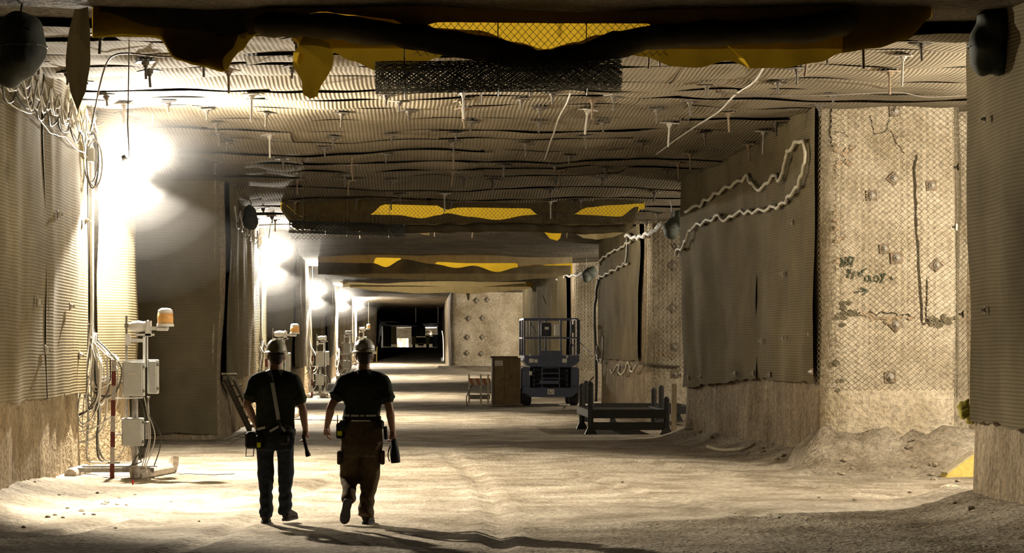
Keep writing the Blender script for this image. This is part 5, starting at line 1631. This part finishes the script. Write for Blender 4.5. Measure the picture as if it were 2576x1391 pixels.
for (x0, x1, z0, z1) in ((-0.66, -0.52, 1.30, 1.42), (-0.50, -0.40, 1.30, 1.40), (0.34, 0.48, 1.30, 1.42), (0.46, 0.51, 1.44, 1.52), (-0.66, -0.60, 1.5, 1.56), (-0.66, -0.57, 0.92, 1.04)):
    lift_part('warning_sticker', 'sticker', lambda mb: mb.box((x0, -0.235, z0), (x1, -0.222, z1)))

# ------------------------------------------------------------------ plywood cabinet and barricade
bx = empty('plywood_cabinet', (2.93, 72.3, floor_z(2.93, 72.3)), 0, 'tall brown plywood cabinet with a small notice, beside the blue lift', 'cabinet')
mb = MB(); mb.box((-0.42, 0, 0.04), (0.44, 0.9, 1.47)); mb.build('cabinet_body', M['ply'], bx)
mb = MB(); mb.box((-0.47, -0.06, 1.47), (0.36, 0.94, 1.52)); mb.build('lid_board', M['ply_edge'], bx)
for x in (-0.40, 0.39):
    mb = MB(); mb.box((x - 0.02, -0.02, 0.0), (x + 0.05, 0.0, 1.46)); mb.build('corner_batten', M['ply_edge' if x < 0 else 'ply'], bx)
mb = MB(); mb.box((-0.06, -0.012, 0.05), (-0.05, 0.0, 1.46)); mb.build('door_gap', M['ply_edge'], bx)
mb = MB(); mb.box((-0.34, -0.02, 1.23), (-0.10, -0.008, 1.385)); nt = mb.build('notice', M['label'], bx)
for z, segs in ((1.335, ((-.32, -.27), (-.25, -.235), (-.21, -.12))), (1.265, ((-.30, -.22), (-.20, -.13)))):
    for (x0, x1) in segs:
        mb = MB()
        x = x0
        while x < x1:
            mb.box((x, -0.024, z - 0.018), (x + 0.009, -0.02, z + 0.018)); x += 0.018
        mb.build('notice_lettering', M['ink'], nt)
mb = MB(); mb.ell((0.05, -0.01, 0.92), (0.11, 0.012, 0.12), 10, 6); mb.build('smudge', M['ply'], bx)
br = empty('barricade', (2.10, 72.6, floor_z(2.10, 72.6)), 0, 'folding barricade with an orange striped board beside the plywood cabinet', 'barricade')
for x in (-0.28, 0.08, 0.30):
    for y in (0.0, 0.35):
        mb = MB(); mb.bar((x, y, 0.0), (x, 0.17 + (y - 0.17) * 0.2, 0.98), 0.045, 0.03); mb.build('leg', M['wood_pale'], br)
mb = MB(); mb.box((-0.30, 0.06, 0.66), (0.36, 0.09, 0.86)); bd = mb.build('striped_board', M['wood_pale'], br)
for k in range(4):
    x = -0.30 + 0.2 * k
    mb = MB(); mb.poly([(x, 0.05, 0.86), (min(x + 0.10, .36), 0.05, 0.86), (min(x + 0.18, .36), 0.05, 0.66), (x + 0.08 if x + .08 < .36 else .35, 0.05, 0.66)], 0.008)
    mb.build('stripe', M['orange'], bd)
mb = MB(); mb.box((-0.30, 0.03, 0.22), (0.36, 0.06, 0.36)); mb.build('lower_board', M['wood'], br)
mb = MB(); mb.tube(smooth_pts([(-0.18, -0.03, 0.66), (-0.28, -0.05, 0.5), (-0.36, -0.05, 0.3), (-0.36, -0.05, 0.12), (-0.32, -0.05, 0.01)], 4), 0.015, 6)
mb.build('tether', M['cable_dark'], br)

# ------------------------------------------------------------------ black stacking racks
def rack(label, x0, x1, y0, y1, posts, hbeam, two=False, pale_end=False):
    root = empty('stacking_rack', (0, 0, 0), 0, label, 'rack', 'black racks by the right wall')
    for (x, y, h) in posts:
        z = floor_z(x, y)
        mb = MB()
        mb.add([(x-.13, y-.13, z-.01), (x+.13, y-.13, z-.01), (x+.13, y+.13, z-.01), (x-.13, y+.13, z-.01), (x-.05, y-.05, z+.16), (x+.05, y-.05, z+.16), (x+.05, y+.05, z+.16), (x-.05, y+.05, z+.16)],
               [(0,3,2,1), (4,5,6,7), (0,1,5,4), (1,2,6,5), (2,3,7,6), (3,0,4,7)])
        mb.build('foot', M['rack'], root)
        mb = MB(); mb.tube([(x, y, z + 0.1), (x, y, z + h - 0.04), (x, y, z + h)], [0.06, 0.06, 0.035], 10); mb.build('upright', M['rack'], root)
    z = 0.0
    for y in (y0, y1):
        mb = MB(); mb.box((x0, y - 0.05, hbeam - 0.09), (x1, y + 0.05, hbeam + 0.09)); mb.build('cross_beam', M['rack'], root)
    for x in (x0, x1):
        mb = MB(); mb.box((x - 0.05, y0, hbeam - 0.08), (x + 0.05, y1, hbeam + 0.08)); mb.build('side_beam', M['rack_pale' if pale_end and x == x0 else 'rack'], root)
    if two:
        mb = MB(); mb.box((x0, y0 - 0.04, 0.09), (x1, y0 + 0.04, 0.25)); mb.build('low_beam', M['rack'], root)
    if two:
        mb = MB(); mb.box((x0, y0, hbeam + 0.02), (x1, y1 - 0.1, hbeam + 0.06)); mb.build('deck_plate', M['rack'], root)
    for k in range(3):
        x = lerp(x0, x1, (k + 1) / 4)
        mb = MB(); mb.box((x - 0.04, y0, hbeam - 0.05), (x + 0.04, y1, hbeam + 0.05)); mb.build('deck_bar', M['rack'], root)
    return root
rack('black steel rack with two front beams, standing before the other rack', 3.72, 5.28, 48.95, 52.3,
     [(3.72, 48.95, 1.08), (5.28, 48.95, 0.78), (3.78, 52.3, 1.0), (5.36, 52.3, 0.9)], 0.42, two=True)
rack('black steel rack with a bare steel end rail, standing behind the two-beam rack', 4.25, 6.42, 54.2, 57.0,
     [(4.22, 57.0, 0.98), (4.62, 54.2, 0.3), (5.72, 54.2, 0.92), (6.42, 57.0, 0.42)], 0.36, pale_end=True)
mb = MB()
p0, p1 = at(1708, 1032, 57), at(1712, 1092, 49.3)
tag(tag(MB().box((5.30, 48.2, 0.02), (5.40, 48.3, 1.05)).build('lit_corner_strip', M['wood_pale']), 'pale upright strip standing for the lit rock corner beside the black racks', 'post'))  # pale strip added for light on the pillar's lower corner, not a post

# ------------------------------------------------------------------ yellow wedge, rag, stray hose, litter
wz = floor_z(7.72, 33.4)
wd = empty('wheel_chock', (7.68, 33.3, wz), 0.15, 'yellow slab leaning at the foot of the pale chain-link face', 'chock')
mb = MB(); mb.poly([(-0.24, -0.10, 0.0), (-0.21, -0.10, 0.055), (0.20, -0.10, 0.34), (0.34, -0.10, 0.34), (0.34, -0.10, 0.0)], 0.24); mb.build('slab', M['wedge'], wd)
mb = MB(); mb.poly([(-0.215, -0.104, 0.056), (0.20, -0.104, 0.345), (0.20, -0.104, 0.36), (-0.22, -0.104, 0.07)], 0.248); mb.build('pale_top', M['wood_pale'], wd)  # thin layer in a paler tone along the sloping top
mb = MB()
cc = at(2424, 1032, 26.5)
for k in range(7):
    rr_ = random.Random(k)
    mb.ell(cc + Vector((rr_.uniform(-0.06, 0.07), -0.1 + rr_.uniform(-0.05, 0.05), rr_.uniform(-0.12, 0.1))), (0.05, 0.05, 0.06), 10, 8)
mb.v = [tuple(Vector(v) + Vector((nz(v[0]*22, v[2]*22), nz(v[0]*18, v[2]*25, 3), nz(v[0]*20, v[2]*20, 6))) * 0.045) for v in mb.v]
tag(remeshed('knotted_rag', mb, 0.014, M['rag'], None, 1), 'crumpled yellow rag tied at the corner of the nearest right pillar', 'rag')
mb = MB(); mb.tube(smooth_pts([at(450, 1193, 33.5), at(480, 1192, 33.5), at(540, 1194, 33.4), at(590, 1192, 33.5)], 4), 0.012, 6)
mb.v = [(v[0], v[1], floor_z(v[0], v[1]) + 0.012 + (i % 6) * 0.002) for i, v in enumerate(mb.v)]
tag(mb.build('thin_floor_line', M['cable_dark']), 'thin dark line lying along the floor beside the amber beacon stand', 'rod')  # thin dark line following the floor
def lump(name, px, py, size, mat, label, seed, group, cat='stone', flat=0.6):
    rr_ = random.Random(seed)
    d = F * H / (py - VY); X = (px - VX) / F * d
    mb = MB(); r = size / 2
    mb.ell((0, 0, 0), (r, r * rr_.uniform(0.8, 1.3), r * flat), 9, 6)
    mb.v = [tuple(Vector(v) * (1 + 0.45 * nz(v[0]/r * 1.1 + seed, v[1]/r * 1.1, v[2]/r + seed))) for v in mb.v]
    o = mb.build(name, M[mat], None)
    o.location = (X, d, floor_z(X, d) + r * flat * 0.45)
    return tag(o, label, cat, group)
rs = random.Random(21)
stone_spots = [(270, 1262, .09), (300, 1250, .07), (205, 1285, .10), (340, 1243, .06), (430, 1263, .05), (295, 1268, .08), (500, 1315, .05), (120, 1300, .11), (170, 1275, .08), (245, 1239, .07), (60, 1330, .09), (290, 1330, .06),
               (2440, 1305, .12), (2380, 1245, .16), (2330, 1262, .1), (2150, 1262, .06), (2060, 1255, .05), (2290, 1240, .08), (2400, 1290, .1), (2350, 1205, .12), (2410, 1210, .1), (2240, 1200, .1), (2120, 1195, .09), (2300, 1190, .12),
               (1880, 1150, .1), (1910, 1152, .12), (1790, 1120, .1), (1760, 1110, .12), (1955, 1170, .1), (2010, 1175, .12), (1565, 1216, .06), (1668, 1160, .05), (1735, 1215, .04), (1500, 1180, .035), (1850, 1290, .04), (1960, 1310, .05)]
stone_spots += [(rs.uniform(2080, 2350), rs.uniform(1172, 1196), rs.uniform(0.06, 0.16)) for _ in range(16)] + [(rs.uniform(1740, 1990), 0, rs.uniform(0.05, 0.13)) for _ in range(14)] + [(rs.uniform(40, 330), rs.uniform(1235, 1300), rs.uniform(0.03, 0.08)) for _ in range(14)]
stone_spots = [(x, y or lerp(1108, 1168, (x - 1740) / 250) + rs.uniform(-4, 8), z) for x, y, z in stone_spots]
for k, (x, y, sz) in enumerate(stone_spots):
    left = x < 800
    if left: lb, gr = 'small salt lump loose on the floor near the amber beacon stand', 'loose lumps by the left wall'
    elif x < 1740: lb, gr = 'small dark crumb lying on the open floor', 'crumbs on the open floor'
    elif x < 2040: lb, gr = 'salt lump at the foot of the long screened right pillar', 'lumps under the right screen'
    elif y < 1200: lb, gr = 'salt lump in the rubble under the pale chain-link face', 'rubble under the chain-link face'
    else: lb, gr = 'salt lump on the rough floor before the yellow chock', 'lumps before the yellow chock'
    lump('salt_lump', x, y, sz * (0.6 if left else 0.8), 'rock', lb, k, gr)
mb = MB(); mb.ell((0, 0, 0), (0.16, 0.1, 0.09), 14, 8)
o = mb.build('salt_boulder', M['salt_pale'], None, True); dd = F * H / (1237 - VY); o.location = ((2390 - VX) / F * dd, dd, floor_z((2390 - VX) / F * dd, dd) + 0.02); tag(o, 'pale rounded salt boulder on the floor before the chain-link face', 'boulder')
mb = MB(); mb.tube([(0, 0, 0.0), (0, 0, 0.05), (0, 0, 0.07)], [0.012, 0.014, 0.008], 8)
o = mb.build('red_cap', M['red']); X = (334 - VX) / F * 31.4; o.location = (X, 31.4, floor_z(X, 31.4) - 0.005); tag(o, 'tiny red cap standing on the floor before the beacon stand', 'cap')
# curled cable end at the foot of the second right pillar
X = (1885 - VX) / F * 38.2
mb = MB(); mb.tube(smooth_pts([(4.95, 39.6, 0.14), (5.12, 39.3, 0.10), (5.36, 39.0, 0.12), (5.55, 39.0, 0.16), (5.66, 39.2, 0.2)], 5), 0.03, 8)
mb.v = [(v[0], v[1], max(v[2], floor_z(v[0], v[1]) + 0.004)) for v in mb.v]
tag(mb.build('hose_end', M['hose'], None, True), 'pale curved hose end lying at the foot of the right screen', 'hose')

# ------------------------------------------------------------------ far chamber: vehicle, sheets, panel
tk = empty('utility_vehicle', (1.02, 214, zf0(214) + 0.0), 0, 'cream utility vehicle seen from behind in the far chamber', 'vehicle')
def tpart(name, mat, fn, parent=tk):
    mb = MB(); fn(mb); return mb.build(name, M[mat], parent)
for sx in (-1, 1):
    mt = Matrix.Translation((sx * 0.62, 0.4, 0.3)) @ Matrix.Rotation(math.radians(90), 4, 'Y')
    tpart('wheel', 'tyre', lambda mb: mb.lathe([(0.0, -0.12), (0.28, -0.12), (0.3, -0.08), (0.3, 0.08), (0.28, 0.12), (0.0, 0.12)], 16, mt))
    tpart('rear_panel', 'truck', lambda mb: mb.cbox((sx * 0.62 - 0.2, 0.0, 0.42), (sx * 0.62 + 0.2, 1.6, 1.12), 0.03))
    lt = tpart('tail_lamp', 'label', lambda mb: mb.lathe([(0.0, -0.02), (0.05, -0.02), (0.05, 0.02)], 10, Matrix.Translation((sx * 0.6, -0.01, 0.95)) @ Matrix.Rotation(math.radians(90), 4, 'X')))
tpart('bumper', 'truck', lambda mb: mb.cbox((-0.84, -0.08, 0.32), (0.84, 0.1, 0.44), 0.02))
tpart('tow_hitch', 'tyre', lambda mb: mb.box((-0.25, -0.06, 0.2), (0.25, 0.1, 0.33)))
tpart('cargo_bay', 'lift_dark', lambda mb: mb.box((-0.42, 0.5, 0.44), (0.42, 2.0, 0.95)))
tpart('roof_frame', 'truck', lambda mb: (mb.bar((-0.8, 0.05, 1.1), (-0.8, 0.05, 1.42), 0.06), mb.bar((0.8, 0.05, 1.1), (0.8, 0.05, 1.42), 0.06), mb.box((-0.84, 0.0, 1.38), (0.84, 1.8, 1.46))))
tpart('side_box', 'lift_dark', lambda mb: mb.cbox((0.82, 0.0, 0.35), (1.05, 1.2, 1.0), 0.03))
def hangsheet(name, label, cat, d, x0, x1, y0, y1, mat, w=0.12, sd=0, top=True, bot=False):
    mb = MB()
    mb.grid(lambda a, b: (lambda p: Vector((p.x, d + w * nz(p.x * 2.5, b, sd), p.z)))(at(lerp(x0, x1, a), lerp(VY - F * (zc0(d) + 0.05 - H) / d if top else y0, VY - F * (zf0(d) + 0.02 - H) / d if bot else y1, b), d)), 14, 6)
    return tag(mb.build(name, M[mat], None, True), label, cat)
hangsheet('plastic_sheet', 'wrinkled clear sheet hanging at the left of the far chamber', 'sheet', 206, 963, 984, 828, 872, 'plastic', 0.5, 2)
hangsheet('plastic_sheet', 'dark sheet hanging beside the bright screen in the far chamber', 'sheet', 208, 976, 997, 828, 866, 'dark_cloth', 0.4, 5)
hangsheet('bright_screen', 'bright cream screen standing left of the far vehicle', 'screen', 232, 999, 1028, 851, 866, 'white', 0.1, 7, False, True)
hangsheet('plastic_sheet', 'crumpled pale sheet hanging above the far vehicle', 'sheet', 204, 1035, 1070, 833, 846, 'plastic', 0.5, 9)
mb = MB(); a_, b_ = at(1088, 842, 203), at(1102, 873, 203); mb.cbox((a_.x, 203, b_.z), (b_.x, 203.4, a_.z), 0.03)
tag(mb.build('panel_door', M['blue_door']), 'blue-grey upright panel at the right of the far chamber', 'panel')
cable('white_cable', smooth_pts([at(1112, 832, 141), at(1115, 850, 141), at(1116, 880, 141), at(1116, 908, 141)], 4), 0.04, 'white', 'white cable hanging down the right side of the dark far mouth', 'cable')
o = MB(); o.ell((0, 0, 0), (0.1, 0.08, 0.16), 10, 8); o = o.build('white_bag', M['white'], None, True); p_ = at(1113, 908, 150); o.location = (p_.x, 150, floor_z(p_.x, 150) + 0.12); tag(o, 'small white bag on the floor at the dark far mouth', 'bag')
for x, lb in ((936, 'yellow marker post beside the dark far mouth, nearer the last lamp'), (947, 'yellow marker post at the left edge of the dark far mouth')):
    p_ = at(x, 900, 148); z0 = floor_z(p_.x, 148)
    mb = MB(); mb.tube([(p_.x, 148, z0), (p_.x + 0.03, 148, z0 + 0.85), (p_.x + 0.06, 148, z0 + 0.95)], [0.035, 0.035, 0.02], 8)
    tag(mb.build('marker_post', M['wedge']), lb, 'post')

# ------------------------------------------------------------------ lamps
P_SIDE, P_NEAR = 1500.0, 2600.0
def lamp_head(loc, power, name, label, group, cone=True):
    root = empty(name, loc, 0, label, 'lamp', group)
    mb = MB(); mb.lathe([(0.0, 0.30), (0.06, 0.29), (0.09, 0.20), (0.10, 0.12), (0.17, 0.05), (0.19, 0.0), (0.175, 0.0), (0.15, 0.06), (0.0, 0.08)], 16)
    mb.build('housing', M['lamp_body'], root, smooth=True)
    mb = MB(); mb.ell((0, 0, 0.0), (0.085, 0.085, 0.10), 18, 12)
    g = mb.build('lamp_glass', M['lamp'], root, smooth=True)
    mb = MB(); mb.tube([(0, 0, 0.29), (0, 0, 0.36), (-0.04, 0, 0.42), (-0.10, 0, 0.42), (-0.13, 0, 0.36)], 0.012, 6)
    mb.build('hanger_hook', M['steel'], root)
    top = roof_z(loc[0] - 0.06, loc[1]) - loc[2] + 0.05
    mb = MB(); mb.tube([(-0.06, 0, 0.42), (-0.055, 0, (0.42 + top) / 2), (-0.06, 0, top)], 0.008, 5)
    mb.build('suspension_wire', M['steel'], root)
    g.visible_shadow = True
    for kind, p, aim in ((('SPOT', P_DOWN, None), ('SPOT', P_FRONT, (0.40, -0.42, 0.82)), ('POINT', P_ALL, None)) if cone else (('POINT', P_SIDE, None),)):
        ld = bpy.data.lights.new('lamp_light', kind)
        ld.energy = p * power * (4.0 if kind == 'POINT' and loc[1] > 136 and cone else 1.0)
        ld.color = LAMP_COL
        ld.shadow_soft_size = 0.07
        if kind == 'SPOT':
            ld.spot_size = R(136) if aim is None else R(150)
            ld.spot_blend = 0.14 if aim is None else 0.8
        lo = bpy.data.objects.new('lamp_light', ld); C.objects.link(lo)
        lo.parent = root
        lo.location = (0, 0, -0.15)
        if kind == 'SPOT' and aim is None: lo.rotation_euler = (R(-2), 0, 0)      # tipped a little towards the near side
        if aim is not None:
            lo.rotation_euler = Vector(aim).to_track_quat('-Z', 'Y').to_euler()
            lo.location = (0.02, -0.16, -0.02)
    return root
for i, (x, y, z, p) in enumerate(LAMPS):
    lamp_head((x, y, z), p, 'hanging_lamp', 'glaring work lamp at a pillar corner, ' + (
        'above the amber beacon stand', 'behind the worker with the diagonal back strap', 'above the stand with two boxes and no beacon',
        'beside the pale torn curtain flap', 'farthest down the row of lamps')[i], 'work lamps along the left wall')
near = empty('flood_lamp', NEAR_LAMP, 0, 'shaded floodlight in the white glare before the first left pillar corner', 'lamp')
ax_ = Vector((0.46, -0.16, -0.86)).normalized()
mt = ax_.to_track_quat('-Z', 'Y').to_matrix().to_4x4()
mb = MB(); mb.lathe([(0.0, 0.17), (0.022, 0.165), (0.03, 0.12), (0.05, 0.09), (0.05, 0.08), (0.0, 0.08)], 18, mt); mb.build('lamp_holder', M['white'], near, smooth=True)
mb = MB(); mb.ell((0, 0, 0), (0.105, 0.105, 0.12), 18, 12, mt); mb.v = [tuple(Vector(v) + ax_ * 0.02) for v in mb.v]; mb.build('lamp_glass', M['lamp'], near, smooth=True)
top = roof_z(NEAR_LAMP[0], NEAR_LAMP[1]) - NEAR_LAMP[2] + 0.03
mb = MB(); mb.tube([(0, 0, 0.1), (-0.02, 0.01, 0.5), (0, 0, top)], 0.008, 5); mb.build('suspension_wire', M['steel'], near)
ld = bpy.data.lights.new('lamp_light', 'SPOT'); ld.energy = P_NEAR; ld.color = LAMP_COL; ld.shadow_soft_size = 0.06; ld.spot_size = R(104); ld.spot_blend = 0.35
lo = bpy.data.objects.new('lamp_light', ld); C.objects.link(lo); lo.parent = near
lo.rotation_euler = ax_.to_track_quat('-Z', 'Y').to_euler(); lo.location = ax_ * 0.17
for i, (x, y, z, p) in enumerate(SIDE_LAMPS):
    lamp_head((x, y, z), p * 3.2, 'hanging_lamp', 'work lamp hung in the side tunnel ' + ('behind the nearest right pillar', 'behind the right pillar with the looped hose', 'beside the blue scissor lift', 'facing the far end wall')[i], 'side tunnel lamps', cone=False)
lamp_head(FAR_LAMP[:3], FAR_LAMP[3] * 2.5, 'hanging_lamp', 'lamp glowing over the cream vehicle in the far chamber', None, cone=False)

# ------------------------------------------------------------------ scattering shells added round each lamp to imitate lens glare
def glow_mat(name, dens):
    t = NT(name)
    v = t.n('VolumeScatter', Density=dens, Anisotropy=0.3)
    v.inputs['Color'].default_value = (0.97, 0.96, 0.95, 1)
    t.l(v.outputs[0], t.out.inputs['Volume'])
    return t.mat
HZ = [(r_, glow_mat('glow_scatter', d_)) for r_, d_ in ((0.42, 0.026), (0.75, 0.012), (1.15, 0.0065), (1.7, 0.0034), (2.5, 0.0018))]
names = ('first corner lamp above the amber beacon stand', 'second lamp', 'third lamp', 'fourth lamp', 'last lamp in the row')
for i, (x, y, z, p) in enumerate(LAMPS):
    root = empty('added_glow', (x, y, z - 0.1), 0, 'added white glow, as of lens glare, round the ' + names[i], 'haze', 'added glow round the lamps')
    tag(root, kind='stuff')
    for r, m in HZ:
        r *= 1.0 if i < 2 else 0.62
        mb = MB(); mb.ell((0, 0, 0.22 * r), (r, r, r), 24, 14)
        tag(mb.build('glow_shell', m, root, smooth=True), kind='stuff')
